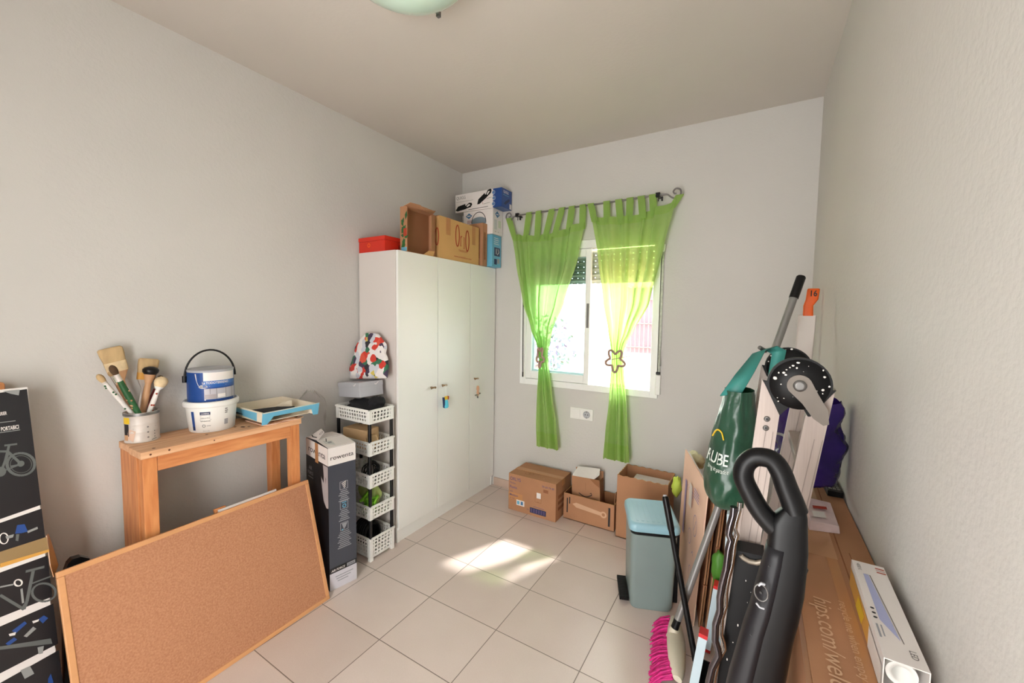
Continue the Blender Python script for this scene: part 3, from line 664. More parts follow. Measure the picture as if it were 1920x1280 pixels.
def cr_prof(mb, a, d, prof, m, n=14): mb.lathe(prof, a, m, n, axis=d)
def brush(label, foot, tip, Lb, rb, rh, hm, fm, bm, flat=0, spots=None, lf=.03, wv=(0, 1, 0), round_top=True):
    foot, tip = V(foot), V(tip); d = (tip-foot).normalized(); L = (tip-foot).length; lh = L-Lb-lf
    br = thing('paint_brush', label, 'paint brush', foot, 'brushes in the paint tin')
    if not flat:
        mb = MB(); cr_prof(mb, foot, d, [(rh*.5, 0), (rh*.8, lh*.25), (rh*1.1, lh*.75), (rh*.9, lh)], hm)
        if spots:
            for k in range(14):
                a = random.random()*6.3; t_ = random.uniform(.35, .98); u = d.orthogonal().normalized(); w_ = d.cross(u)
                q = foot+d*lh*t_+(u*math.cos(a)+w_*math.sin(a))*rh*.98
                mb.blob(q, (.004, .004, .004), spots, 0, 1, 0, 6, 4)
        mb.build('handle', br)
        mb = MB(); cr_prof(mb, foot+d*lh, d, [(rh*.95, 0), (rb*.8, lf)], fm); mb.build('ferrule', br)
        mb = MB(); cr_prof(mb, foot+d*(lh+lf), d, [(rb*.8, 0), (rb*1.05, Lb*.3), (rb*1.1, Lb*.6), (rb*.85, Lb*.85), (rb*.35, Lb)], bm, 18); mb.build('bristles', br)
    else:
        w_ = V(wv); w_ = (w_-d*w_.dot(d)).normalized(); q = d.cross(w_)
        def ring(c, a, b): return [c+w_*a*math.cos(2*PI*k/16)*(1 if True else 1)+q*b*math.sin(2*PI*k/16) for k in range(16)]
        def rr(c, a, b):
            o = []
            for k in range(16):
                t_ = 2*PI*k/16; x = math.copysign(abs(math.cos(t_))**.45, math.cos(t_)); y = math.copysign(abs(math.sin(t_))**.45, math.sin(t_)); o.append(c+w_*a*x+q*b*y)
            return o
        mb = MB(); mb.loft([rr(foot, rh*.6, rh*.5), rr(foot+d*lh*.5, rh, rh*.6), rr(foot+d*lh*.85, rh*1.1, rh*.7), rr(foot+d*lh, flat*.9, rh*.7)], hm); mb.build('handle', br)
        mb = MB(); mb.loft([rr(foot+d*lh, flat*.94, rb), rr(foot+d*(lh+lf), flat, rb)], fm); mb.build('ferrule', br)
        mb = MB(); a = foot+d*(lh+lf); mb.loft([rr(a, flat*.97, rb*.9), rr(a+d*Lb*.5, flat*1.08, rb*1.1), rr(a+d*Lb*.9, flat*1.1, rb), rr(a+d*Lb, flat*.95, rb*.5)], bm); mb.build('bristles', br)
    return br
def inr(dx, dy, z=.012): return tc+V((dx, dy, z))
brush('thin brush with white green-spotted handle, leaning furthest left in the paint tin', inr(0.008, 0.027), onx(183, 702, tc.x+0.008), .035, .0105, .008, speck_m, tin_m, bristle_m, spots=green_m, lf=.008)
brush('slim brush with pinkish handle and steel ferrule in the paint tin', inr(-0.02, 0.022), onx(204, 697, tc.x-0.02), .02, .007, .006, brushwood_m, chrome_m, bristle_m, lf=.04)
brush('round dark-tipped brush with green handle in the paint tin', inr(0.038, 0.02), onx(208, 685, tc.x+0.038), .04, .0115, .011, green_m, tin_m, bristled_m, spots=brushwood_m, lf=.03)
brush('broad flat tan brush standing tallest in the paint tin', inr(-0.045, 0.012), onx(205, 652, tc.x-0.045), .06, .012, .008, brushwood_m, bristlep_m, bristle_m, flat=.036, lf=.042)
brush('wide tan brush with orange collar behind the black brush in the tin', inr(-0.036, -0.012), onx(280, 672, tc.x-0.036), .062, .013, .010, tin_m, ochre_m, bristle_m, flat=.032, lf=.03)
brush('stubby black-bristled brush with round wooden stock in the tin', inr(-0.008, -0.012), onx(284, 687, tc.x-0.008), .034, .026, .012, brushwood_m, brushwood_m, black_m, lf=.04)
brush('round brush with pale bristles and white collar, rightmost in the tin', inr(0.022, -0.02), onx(306, 706, tc.x+0.022), .045, .022, .009, speck_m, whitep_m, bristlep_m, spots=redink_m, lf=.012)
brush('brush with thin dark red handle behind the pale round brush in the tin', inr(-0.03, -0.02), onx(303, 704, tc.x-0.03), .03, .012, .008, mat('dark_red_lacquer', (126, 30, 36), .4), tin_m, bristled_m, lf=.03)

# white bucket with blue tin on its lid
bc = V((-2.2, .885, TT+.001)); va = math.atan2(-bc.y, -bc.x)
wbk = thing('white_bucket', 'low white plastic paint bucket on the bench under the blue tin', 'bucket', bc)
mb = MB(); mb.lathe([(.086, 0), (.089, .004), (.1, .118)], bc, whitep_m, 48)
f = Cyl(mb, bc, .0892, .1, .118, va)
f.rect(-.088, .012, -.074, .1, blue_m); f.lay(2).rect(-.087, .014, -.076, .03, navy_m); f.lay(1)
f.rect(-.047, .084, -.006, .098, navy_m); f.lay(2).text('LUXENS', -.0265, .0875, .0085, whitec_m, 1.0, .01, 'c'); f.lay(1)
f.line([(-.047, .078), (-.006, .078)], .001, ink_m); f.text('SUELO PVC', -.0265, .067, .007, ink_m, 1.1, .01, 'c'); f.line([(-.05, .062), (-.003, .062)], .001, ink_m); f.text('REPARADOR', -.0265, .053, .007, ink_m, 1.0, .01, 'c')
f.ring(-.034, .033, .006, .0018, ink_m, 16); f.line([(-.022, .033), (-.006, .033)], .002, grey_ink); f.text('750 ml 1,2 kg', -.026, .008, .005, ink_m, 1, 0, 'c')
for k in range(3): f.rect(.052, .083+.009*k, .052+.012+.002*(k % 2), .088+.009*k, grey_ink)
f.rect(.05, .03, .068, .055, silver_m); f.lay(2)
for k in range(5): f.line([(.051, .033+.005*k), (.066, .033+.005*k)], .0015, grey_ink)
mb.build('tub', wbk)
mb = MB(); mb.lathe([(.100, .116), (.1075, .117), (.1085, .122), (.1085, .138), (.105, .143), (.098, .143), (.096, .134), (.001, .134)], bc, whitep_m, 48, capb=False, capt=False); mb.build('lid', wbk)
b2 = bc+V((.0, .0, .136)); R2 = .0905; H2 = .152
btn = thing('blue_paint_tin', 'blue and white paint tin with black bail handle, atop the white bucket', 'tin', b2)
mb = MB(); mb.lathe([(R2-.002, 0), (R2, .004), (R2, H2-.012)], b2, blue_m, 48)
f = Cyl(mb, b2, R2, R2, H2, va)
f.rect(-.028, .102, .115, .14, whitec_m); f.rect(-.028, .085, .115, .102, mat('mid_blue_print', (62, 116, 186), .35))
f.lay(2).text('La TODOTERRENO', -.032, .0885, .014, whitec_m, .86, .012); f.lay(1)
f.rect(-.03, .072, .115, .085, mat('deep_blue_print', (38, 92, 168), .35)); f.disc(-.03, .076, .017, silver_m, 20, .5); f.lay(2).line([(-.042, .0765), (-.018, .0765)], .003, grey_ink); f.line([(-.006, .078), (.06, .079)], .003, silver_m); f.lay(1)
f.rect(-.026, .018, .115, .066, mat('tile_photo', (186, 184, 190), .45)); f.lay(2)
for x in (-.004, .02, .058, .09): f.line([(x, .042 if x < 0 else .018), (x, .066)], .0018, grey_ink)
f.line([(-.026, .044), (.115, .045)], .0018, grey_ink); f.rect(.024, .024, .055, .04, whitec_m); f.rect(-.024, .02, .018, .04, mat('tile_mauve', (170, 160, 162), .45)); f.lay(1)
f.poly([(-.026, .014), (.02, .008), (.06, .012), (.115, .006), (.115, .018), (-.026, .018)], whitec_m)
f.poly([(-.062, .135), (-.058, .11), (-.05, .085), (-.044, .075), (-.053, .1), (-.057, .135)], whitec_m); mb.build('tin_body', btn)
mb = MB(); mb.lathe([(R2, H2-.012), (R2+.001, H2-.002), (R2-.004, H2), (R2-.006, H2-.004), (R2-.012, H2-.005), (.001, H2-.004)], b2, silver_m, 48, capb=False, capt=False); mb.build('lid', btn)
mb = MB(); pa = math.radians(-104); P = []
ex = V((math.cos(pa), math.sin(pa), 0))
for k in range(25):
    a = PI*k/24; P.append(b2+ex*(R2+.006)*math.cos(a)+V((0, 0, H2-.04+.125*math.sin(a))))
mb.tube(P, [.0045]*25, black_m, 8)
mb.tube([b2+ex*(R2+.007)+V((0, 0, H2-.06)), b2+ex*(R2+.007)+V((0, 0, H2-.03))], .009, black_m, 8); mb.build('bail_handle', btn)

# shallow cut-down box with papers
ty = thing('cardboard_tray', 'cut-down blue and cream box overhanging the right end of the bench', 'box', (-2.14, 1.15, TT+.02))
x0, x1, ya, yb, z0, z1 = -2.285, -1.99, 1.015, 1.262, TT+.024, TT+.078
cream_m = mat('cream_card', (226, 214, 192), .7, var=.05)
mb = MB(); mb.box((x0+.01, ya+.01, z0), (x1-.02, yb-.01, z0+.003), cream_m)
mb.hexa([(x0, ya, z0), (x0+.004, ya, z0), (x0+.004, yb, z0), (x0, yb, z0)], [(x0-.01, ya-.01, z1), (x0-.006, ya-.01, z1), (x0-.006, yb+.012, z1), (x0-.01, yb+.012, z1)], cream_m)
mb.hexa([(x0, yb-.004, z0), (x1, yb-.004, z0), (x1, yb, z0), (x0, yb, z0)], [(x0-.01, yb+.008, z1), (x1+.01, yb+.008, z1), (x1+.01, yb+.012, z1), (x0-.01, yb+.012, z1)], cream_m)
mb.hexa([(x0, ya, z0), (x1, ya, z0), (x1, ya+.004, z0), (x0, ya+.004, z0)], [(x0-.01, ya-.01, z1), (x1+.01, ya-.01, z1), (x1+.01, ya-.006, z1), (x0-.01, ya-.006, z1)], cream_m)
u = V((1, 0, 0)); v = V((0, -.01, z1-z0)); f = mb.face((x0-.006, ya, z0), u, v)
f.poly([(0, .016), (.1, .012), (.2, .004), (.25, .0), (.262, .048), (0, .048)], bluel_m); f.lay(2).poly([(.235, 0), (.255, .002), (.272, .048), (.255, .048)], cream_m)
f.poly([(.0, .02), (.05, .014), (.12, .02), (.06, .026)], navy_m); f.lay(1)
mb.build('tray', ty)
mb = MB()
bl2 = bluel_m
mb.prism([(x1+.008, ya-.012, z1), (x1+.008, yb+.03, z1), (x1+.001, yb+.025, z0-.008), (x1+.001, yb-.002, z0-.006), (x1+.004, yb-.012, z1-.026), (x1+.004, ya+.04, z1-.026), (x1, ya+.01, z0-.006), (x1-.002, ya-.012, z0-.006)], (.004, 0, 0), bl2)
f = mb.face((x1+.012, ya-.012, z1), (0, 1, 0), (0, 0, 1)); f.poly([(0, -.004), (.27, -.003), (.3, 0), (.0, 0)], cream_m)
mb.build('front_flap', ty)
mb = MB(); mb.blob((-2.13, 1.15, z0+.02), (.1, .055, .014), cream_m, .3, 3, 4); mb.prism([(-2.19, 1.17, z0+.03), (-2.08, 1.2, z0+.03), (-2.1, 1.21, z0+.066), (-2.15, 1.2, z0+.055)], (0, .003, 0), cream_m)
tag(mb.build('crumpled_paper', base=(-2.13, 1.15, z0+.004)), 'crumpled cream paper lying in the cut-down box on the bench', 'paper')
mb = MB(); mb.hexa([(-2.15, 1.03, z1-.018), (-2.0, 1.03, z1-.012), (-2.0, 1.17, z1-.006), (-2.09, 1.13, z1-.012)], [(-2.15, 1.03, z1-.012), (-2.0, 1.03, z1-.004), (-2.0, 1.17, z1), (-2.09, 1.13, z1-.006)], blackf_m)
tag(mb.build('black_scraper', base=(-2.05, 1.08, z0+.012)), 'flat black scraper blade in the cut-down box on the bench', 'scraper')
mb = MB()
for k, (a, b, c_) in enumerate(((1.03, 1.21, card_p), (1.06, 1.2, card_m), (1.08, 1.19, card_d))):
    z = TT+.002+.006*k
    mb.prism([(-2.2, a, z), (-2.03+.012*k, a, z), (-2.01-.004*k, a+.05, z+.002), (-2.022, (a+b)/2, z+.004), (-2.005, b-.02, z+.003), (-2.04, b+.03-.02*k, z), (-2.2, b, z)], (0, 0, .004), c_)
tag(mb.build('torn_cardboard', base=(-2.1, 1.12, TT)), 'torn brown cardboard pieces on the bench beneath the cut-down box', 'cardboard')

# ================================================================== CORK BOARD, THINGS BEHIND IT
BL = V((-1.829, .336, .001)); BRc = V((-1.857, 1.256, .001)); TL = V((-1.998, .332, .606))
u = (BRc-BL); Lc = u.length; u.normalize(); v = TL-BL; v -= u*v.dot(u); Hc = v.length; v.normalize(); n = u.cross(v)
if n.x < 0: n = -n
def slab(mb, o, u, v, n, a0, a1, b0, b1, c0, c1, m):
    P = lambda a, b, c: o+u*a+v*b+n*c
    mb.hexa([P(a0, b0, c1), P(a1, b0, c1), P(a1, b0, c0), P(a0, b0, c0)], [P(a0, b1, c1), P(a1, b1, c1), P(a1, b1, c0), P(a0, b1, c0)], m)
cb = thing('cork_board', 'large wood-framed cork board leaning against the bench', 'cork board', (BL+BRc)/2)
mb = MB(); slab(mb, BL, u, v, n, .014, Lc-.014, .014, Hc-.014, -.010, -.003, cork_m); mb.build('cork_panel', cb)
fw = .019
for a0, a1, b0, b1 in ((0, Lc, 0, fw), (0, Lc, Hc-fw, Hc), (0, fw, fw, Hc-fw), (Lc-fw, Lc, fw, Hc-fw)):
    mb = MB(); slab(mb, BL, u, v, n, a0, a1, b0, b1, -.016, 0, corkf_m); mb.build('frame_strip', cb, bevel=.0025)
mb = MB(); slab(mb, BL, u, v, n, .50, .76, .03, Hc+.009, -.026, -.018, whitec_m)
tag(mb.build('white_board', base=BL+u*.6), 'thin white board edge peeping above the cork board', 'board')
mb = MB(); slab(mb, BL, u, v, n, .49, .535, .02, Hc+.016, -.042, -.029, woodv_m)
tag(mb.build('wooden_batten', base=BL+u*.5), 'short wooden batten end showing behind the cork board top edge', 'batten')
mb = MB(); P0 = onx(131, 1050, -2.08); mb.prism([P0+V((-.06, -.02, -.5)), P0+V((-.06, .05, -.5)), P0+V((0, .05, -.02)), P0+V((0, .028, -.002)), P0+V((0, .006, 0)), P0+V((0, -.005, -.012)), P0+V((0, -.02, -.06))], (-.03, 0, 0), black_m)
tag(mb.build('black_case', base=(P0.x-.05, P0.y, 0)), 'black plastic corner rising behind the left end of the cork board', 'case')

# ================================================================== BICYCLE RACK BOX
TRb = V((-2.2, .3235, 1.2235)); BRb = V((-2.035, .334, .001))
vv = (TRb-BRb); Hb = vv.length; vv.normalize(); uu = V((0, 1, 0)); uu -= vv*uu.dot(vv); uu.normalize(); nn = uu.cross(vv).normalized()
if nn.x < 0: nn = -nn
bk = thing('bike_rack_box', 'tall black picture carton of a bicycle rack leaning on the left wall', 'box', BRb+V((0, -.3, 0)))
mb = MB(); slab(mb, BRb, uu, vv, nn, -.75, 0, 0, Hb, -.075, 0, whitec_m)
f = mb.face(BRb, uu, vv)
def bp(px, py):
    d = _ray(px, py); o = V((0, 0, CAMH)); q = o+d*((BRb-o).dot(nn)/d.dot(nn))-BRb
    return (q.dot(uu), q.dot(vv))
def strip(yl, yr, yl2, yr2, m, xr=2):                       # band between two printed lines that run the length of the face
    a, b = bp(0, yl), bp(52+(yr-725)*.1225-xr, yr); c_, d_ = bp(0, yl2), bp(52+(yr2-725)*.1225-xr, yr2)
    def ext(p, q): k = (-.745-q[0])/(p[0]-q[0]); return (-.745, q[1]+(p[1]-q[1])*k)
    f.poly([ext(c_, d_), d_, b, ext(a, b)], m)
strip(736, 729, 973, 946, boxblack_m); strip(980, 953, 1062, 1028, boxblack_m); strip(1073, 1041, 1157, 1118, boxblack_m); strip(1174, 1131, 1262, 1206, boxblack_m); strip(1280, 1218, 1420, 1330, boxblack_m)
f.lay(2)
gm = mat('faded_print_grey', (98, 102, 100), .4); lg = mat('pale_print_grey', (150, 152, 150), .4)
def T(t, px, py, size, m, sx, bold=.02):
    x, y = bp(px, py); f.text(t, x, y, size, m, sx, bold, 'r', 0)
T('CARRIER', 13, 777, .016, whitec_m, .42); T('PORTABICI', 35.5, 803, .019, whitec_m, .42)
for a, b in (((-8, 793), (29, 788.5)), ((-8, 812), (37.5, 805.5))): f.line([bp(*a), bp(*b)], .0022, lg)
def pl(pts, w_, m): f.line([bp(*p) for p in pts], w_, m)
def pring(cx, cy, rx, ry, w_, m): pl([(cx+rx*math.cos(2*PI*k/24), cy+ry*math.sin(2*PI*k/24)) for k in range(25)], w_, m)
pring(39, 870, 26, 21, .007, gm); pring(39, 870, 20, 16, .0015, gm); f.disc(*bp(39, 869), .008, gm, 14, 1.3)
pl([(39, 870), (20, 874)], .005, gm); pl([(39, 869), (14, 846), (-6, 846)], .007, gm); pl([(17, 834), (10, 862), (2, 884)], .006, gm); pl([(8, 835), (32, 832)], .006, gm); pl([(39, 870), (16, 850), (2, 884), (39, 870)], .004, gm); f.disc(*bp(1, 884), .012, gm, 14, 1.4)
f.poly([bp(5, 733), bp(37, 730), bp(35, 741), bp(20, 738)], lg)
f.poly([bp(28, 1000), bp(32, 984), bp(46, 982), bp(52, 996), bp(40, 999)], blue_m); f.poly([bp(51, 995), bp(70, 987), bp(71, 991), bp(52, 999)], lg); pring(7, 1009, 8, 10, .003, whitec_m); f.poly([bp(10, 1005), bp(26, 1001), bp(24, 1007), bp(12, 1010)], lg)
f.poly([bp(30, 1001), bp(36, 1001), bp(34, 1014), bp(29, 1013)], gm)
pl([(48, 1071), (83, 1062)], .008, gm); pl([(62, 1070), (50, 1128), (42, 1140)], .008, gm); pl([(55, 1095), (95, 1080)], .005, gm); pring(82, 1110, 22, 17, .006, gm); pl([(0, 1115), (45, 1142), (50, 1128)], .007, gm); pl([(0, 1100), (25, 1095)], .005, lg); pring(34, 1092, 7, 6, .004, whitec_m); pl([(40, 1103), (43, 1130)], .005, lg)
f.poly([bp(22, 1182), bp(46, 1164), bp(50, 1168), bp(30, 1186)], blue_m); f.poly([bp(72, 1160), bp(82, 1153), bp(90, 1158), bp(80, 1168)], blue_m); f.poly([bp(44, 1192), bp(62, 1174), bp(68, 1178), bp(50, 1194)], lg); f.poly([bp(10, 1206), bp(26, 1194), bp(32, 1198), bp(16, 1210)], blue_m); f.poly([bp(-5, 1212), bp(95, 1196), bp(98, 1206), bp(-5, 1218)], gm); f.poly([bp(70, 1213), bp(82, 1210), bp(80, 1224), bp(72, 1226)], lg); f.poly([bp(60, 1164), bp(73, 1160), bp(72, 1164), bp(62, 1168)], whitec_m); f.poly([bp(16, 1188), bp(30, 1184), bp(28, 1190), bp(18, 1192)], whitec_m)
f.poly([bp(38, 1256), bp(56, 1248), bp(64, 1262), bp(46, 1272)], lg); f.poly([bp(90, 1272), bp(95, 1262), bp(100, 1278), bp(90, 1290)], blue_m)
mb.build('carton_body', bk)
mb = MB(); f = mb.face(BRb, uu, vv); f.lay(3)
tp2 = mat('amber_tape', (150, 124, 84), .3, coat=.3)
a, b, c_, d_ = bp(0, 1034), bp(87, 1006), bp(0, 1056), bp(92, 1030)
f.poly([c_, d_, b, a], tp2); f.poly([(c_[0]-.4, c_[1]-.02), c_, a, (a[0]-.4, a[1]-.02)], tp2); f.lay(4); f.poly([bp(0, 1056), bp(92, 1029), bp(92, 1034), bp(0, 1064)], ochre_m)
o = BRb; P = lambda px, py, c=0: BRb+uu*bp(px, py)[0]+vv*bp(px, py)[1]+nn*c
mb.prism([P(86, 1004, .001), P(93, 1003, -.03), P(103, 1020, -.06), P(112, 1062, -.03), P(100, 1082, -.002), P(93, 1060, .001)], (.001, .002, 0), tape_m); mb.build('loose_tape', bk)

mb = MB(); p = onx(8, 716, -2.29); mb.bar((-2.293, p.y-.03, .001), (-2.293, p.y-.03, p.z), .06, .04, woodv_m, (1, 0, 0))
tag(mb.build('wooden_post', bevel=.008, base=(-2.293, p.y-.03, 0)), 'rounded wooden post end just above the bicycle rack box', 'post')
# ================================================================== ROWENTA BOX
ra = -math.atan2(.028, .149); RM = rotm((-1.904, 1.287, .001), ra); rW, rD, rH = .152, .285, .785
rb_ = thing('vacuum_carton', 'tall dark rowenta vacuum carton with white top between bench and basket rack', 'box', (-2.03, 1.38, 0))
mb = MB(); mb.M = RM; mb.box((-rD, 0, 0), (0, rW, rH), darkgrey_m)
f = mb.face((0, 0, 0), (0, 1, 0), (0, 0, 1))
f.rect(0, rH-.095, rW, rH, whitec_m); f.rect(0, 0, rW, .094, mat('pale_lilac_card', (206, 204, 212), .45)); f.rect(0, .094, rW, .124, boxblack_m)
f.lay(2).text('rowenta', rW/2, rH-.066, .034, ink_m, 1.12, .004, 'c'); f.text('AIR FORCE', .008, .102, .016, whitec_m, .95, .02, 'l', .2); f.rect(.095, .1, .143, .118, grey_m); f.lay(3).text('EXTREME', .119, .104, .011, ink_m, .75, 0, 'c'); f.lay(2)
for k in range(3): f.rect(.03+.006*k, .066-.014*k, .13-.014*k, .071-.014*k, grey_m)
for z, nl in ((.565, 6), (.455, 6), (.335, 9)):
    f.lay(2).ring(.083, z, .03, .0022, silver_m, 4, 1, PI/4, PI/4+2*PI)
    for k in range(nl): w_ = .018+.006*((k*7) % 3)+(.008 if nl > 6 else 0); f.rect(.083-w_, z-.034-.0105*k, .083+w_, z-.029-.0105*k, grey_m)
f.lay(3)
for a in range(4): f.line([(.07+.004*a, .576-.009*a), (.095-.001*a, .584-.009*a)], .004, whitec_m)
f.ring(.084, .45, .009, .004, bluel_m, 16); f.rect(.07, .467, .096, .471, bluel_m)
f.poly([(.068, .354), (.1, .352), (.09, .33), (.08, .318)], grey_m); f.rect(.068, .314, .076, .322, bluel_m)
f.lay(1)
f = mb.face((-rD, 0, 0), (1, 0, 0), (0, 0, 1))
f.rect(0, 0, rD, rH-.095, boxblack_m); f.rect(0, rH-.095, rD, rH, whitec_m)
f.lay(2).text('rowenta', .145, rH-.066, .05, ink_m, 1.3, .004, 'c'); f.rect(.125, rH-.11, .165, rH, tape_m); f.lay(3)
f.text('AIR', .06, rH-.17, .03, silver_m, .9, .01, 'c'); f.text('FORCE', .06, rH-.198, .026, silver_m, .9, .01, 'c'); f.rect(.03, rH-.215, .095, rH-.211, silver_m)
fig = mat('pale_figure_print', (176, 170, 172), .45)
f.poly([(.285, rH-.1), (.225, rH-.1), (.235, rH-.16), (.232, rH-.2), (.2, rH-.17), (.21, rH-.23), (.228, rH-.3), (.262, rH-.33), (.285, rH-.325)], fig)
f.poly([(.25, rH-.16), (.262, rH-.17), (.256, rH-.2)], grey_ink)
mb.build('carton_body', rb_, bevel=.0015)
mb = MB(); mb.M = RM                                        # not quite closed top flaps
mb.hexa([(-rD*.5, .002, rH+.012), (0, .002, rH+.001), (0, rW-.002, rH+.001), (-rD*.5, rW-.002, rH+.012)], [(-rD*.5, .002, rH+.014), (0, .002, rH+.003), (0, rW-.002, rH+.003), (-rD*.5, rW-.002, rH+.014)], whitec_m)
f = mb.face((-rD*.5, .002, rH+.014), (rD*.5, 0, -.011), (0, 1, 0)); f.poly([(.03, .02), (.08, .012), (.12, .05), (.05, .06)], mat('pale_grey_print', (206, 208, 204), .5)); f.line([(.0, .05), (.05, .03)], .004, ink_m); f.lay(2).rect(.06, .03, .08, .05, grey_m)
mb.build('top_flap', rb_)
mb = MB(); mb.M = RM; mb.hexa([(-rD, .002, rH+.002), (-rD*.5-.002, .002, rH+.014), (-rD*.5-.002, rW-.002, rH+.014), (-rD, rW-.002, rH+.002)], [(-rD, .002, rH+.004), (-rD*.5-.002, .002, rH+.016), (-rD*.5-.002, rW-.002, rH+.016), (-rD, rW-.002, rH+.004)], whitec_m)
mb.prism([(-rD+.02, .004, rH+.004), (-rD*.45, .004, rH+.018), (-rD*.55, .05, rH+.045), (-rD+.06, .06, rH+.05)], (0, .0015, .0015), whitec_m)
f = mb.face((-rD+.02, .0025, rH+.004), (.14, 0, .012), (0, .05, .045)); f.line([(.02, .02), (.05, .012), (.1, .014)], .006, ink_m); f.ring(.1, .045, .01, .003, ink_m, 12)
mb.build('top_flap', rb_)

# crinkled clear bag behind it
mb = MB()
def pf(uu_, t_):
    a = 2*PI*uu_; z = .002+1.03*t_; k = 1-.75*max(0, (t_-.9)/.1)**2
    d = V((math.cos(a), math.sin(a), 0)); nz_ = noise.noise(V((d.x*2.5, d.y*2.5, z*7)))*.28+noise.noise(V((d.x*6, d.y*6, z*18)))*.12
    return V((-2.27+.038*d.x*k*(1+nz_), 1.425+.088*d.y*k*(1+nz_), z+.03*noise.noise(d*3)*(t_ > .9)))
mb.grid(pf, 36, 60, clear_m, True, True)
tag(mb.build('plastic_bag', base=(-2.27, 1.425, 0)), 'tall crinkled clear plastic bag against the wall behind the vacuum carton', 'plastic bag')

# ================================================================== BASKET RACK
rx0, rx1, ry0, ry1 = -2.245, -1.932, 1.577, 1.765
rk = thing('basket_rack', 'five-tier white plastic basket rack on black posts beside the wardrobe', 'rack', ((rx0+rx1)/2, (ry0+ry1)/2, 0))
def lattice(mb, a, b, up, h, n, rows, th, m, nd):           # open grid panel from a to b, height h along up
    a, b, up, nd = V(a), V(b), V(up), V(nd); d = b-a; L = d.length; d.normalize()
    for i in range(n+1): p = a+d*L*i/n; mb.bar(p, p+up*h, .0095, th, m, nd)
    for j in range(rows+1):
        w_ = .016 if j in (0, rows) else .0085
        mb.bar(a+up*(h*j/rows), b+up*(h*j/rows), w_, th*1.05, m, nd)
def basket(z1, h, rows):
    mb = MB(); z0 = z1-h; s = .008
    mb.box((rx0+s, ry0+s, z0+.004), (rx1-s, ry1-s, z0+.008), whitep_m)
    A = [(rx0+s, ry0+s), (rx1-s, ry0+s), (rx1-s, ry1-s), (rx0+s, ry1-s)]; Bt = [(rx0, ry0), (rx1, ry0), (rx1, ry1), (rx0, ry1)]
    for i in range(4):
        j = (i+1) % 4; lo = V((A[i][0], A[i][1], z0+.004)); lo2 = V((A[j][0], A[j][1], z0+.004)); hi = V((Bt[i][0], Bt[i][1], z1)); hi2 = V((Bt[j][0], Bt[j][1], z1))
        nd = V((hi2-hi)).cross(V((0, 0, 1))).normalized(); tilt = ((hi+hi2)/2-(lo+lo2)/2); hh = tilt.length
        lattice(mb, lo, lo2, tilt.normalized(), hh, 13 if i % 2 == 0 else 7, rows, .003, whitep_m, nd)
        mb.bar(hi, hi2, .012, .009, whitep_m)
        cx_, cy_ = Bt[i]; sx_ = 1 if cx_ < -2.1 else -1; sy_ = 1 if cy_ < 1.67 else -1
        mb.box((min(cx_, cx_+sx_*.022), min(cy_, cy_+sy_*.022), z0-.002), (max(cx_, cx_+sx_*.022), max(cy_, cy_+sy_*.022), z1+.003), whitep_m)
    mb.build('basket', rk)
tops = [.922, .728, .531, .335, .138]
for z in tops[:-1]: basket(z, .076, 3)
basket(.138, .118, 5)
pb = MB(); pb.lathe([(.0105, 0), (.0105, 1)], (0, 0, 0), black_m, 16)
p0 = pb.build('post', rk)
first = True
for cx_, cy_ in ((rx0+.011, ry0+.011), (rx1-.011, ry0+.011), (rx1-.011, ry1-.011), (rx0+.011, ry1-.011)):
    for k in range(4):
        if first: o = p0; first = False
        else: o = p0.copy(); COL.objects.link(o)
        zlo = tops[k+1]+.003; zhi = tops[k]-.078
        o.location = V((cx_, cy_, zlo))-WORLD[rk.name]+WORLD[rk.name]; o.scale = (1, 1, zhi-zlo)
mbp = p0.data
mb = MB()
for cx_, cy_ in ((rx0+.011, ry0+.011), (rx1-.011, ry0+.011), (rx1-.011, ry1-.011), (rx0+.011, ry1-.011)):
    mb = MB(); mb.box((cx_-.012, cy_-.012, 0), (cx_+.012, cy_+.012, .018), whitep_m); mb.build('foot', rk, bevel=.002)
# tier contents
mb = MB(); mb.blob((-2.085, 1.672, .915), (.135, .075, .05), blackf_m, .25, 2.5, 3, 36, 20); mb.blob((-2.0, 1.69, .955), (.05, .055, .035), blackf_m, .3, 3, 9, 20, 12)
tag(mb.build('black_cloth_bag', base=(-2.085, 1.672, .866)), 'limp black fabric bag in the top rack basket under the shoe box', 'bag')
SM = rotm((-2.045, 1.602, .988), math.radians(-7)) @ Matrix.Rotation(-.105, 4, 'Y')
sb = thing('shoe_box', 'silver-grey lidded shoe box tilted on the black bag atop the rack', 'box', (-2.17, 1.69, .975))
mb = MB(); mb.M = SM; mb.box((-.25, .002, 0), (-.002, .165, .072), silver_m); mb.build('box_body', sb, bevel=.0015)
mb = MB(); mb.M = SM; mb.box((-.252, 0, .062), (0, .167, .092), silver_m)
for f, x in ((mb.face((0, 0, .062), (0, 1, 0), (0, 0, 1)), .12), (mb.face((-.252, 0, .062), (1, 0, 0), (0, 0, 1)), .2)): f.line([(x-.014, .014), (x-.006, .008), (x+.014, .024)], .004, whitec_m)
mb.build('lid', sb, bevel=.0015)
pbg = MB(); PO = V((-2.135, 1.735, 1.083)); hw = [(0, .192), (.08, .2), (.35, .184), (.6, .166), (.78, .142), (.9, .1), (1, .06)]
def wat(t_):
    for (a, b), (c, d_) in zip(hw, hw[1:]):
        if t_ <= c: return b+(d_-b)*(t_-a)/(c-a)
    return hw[-1][1]
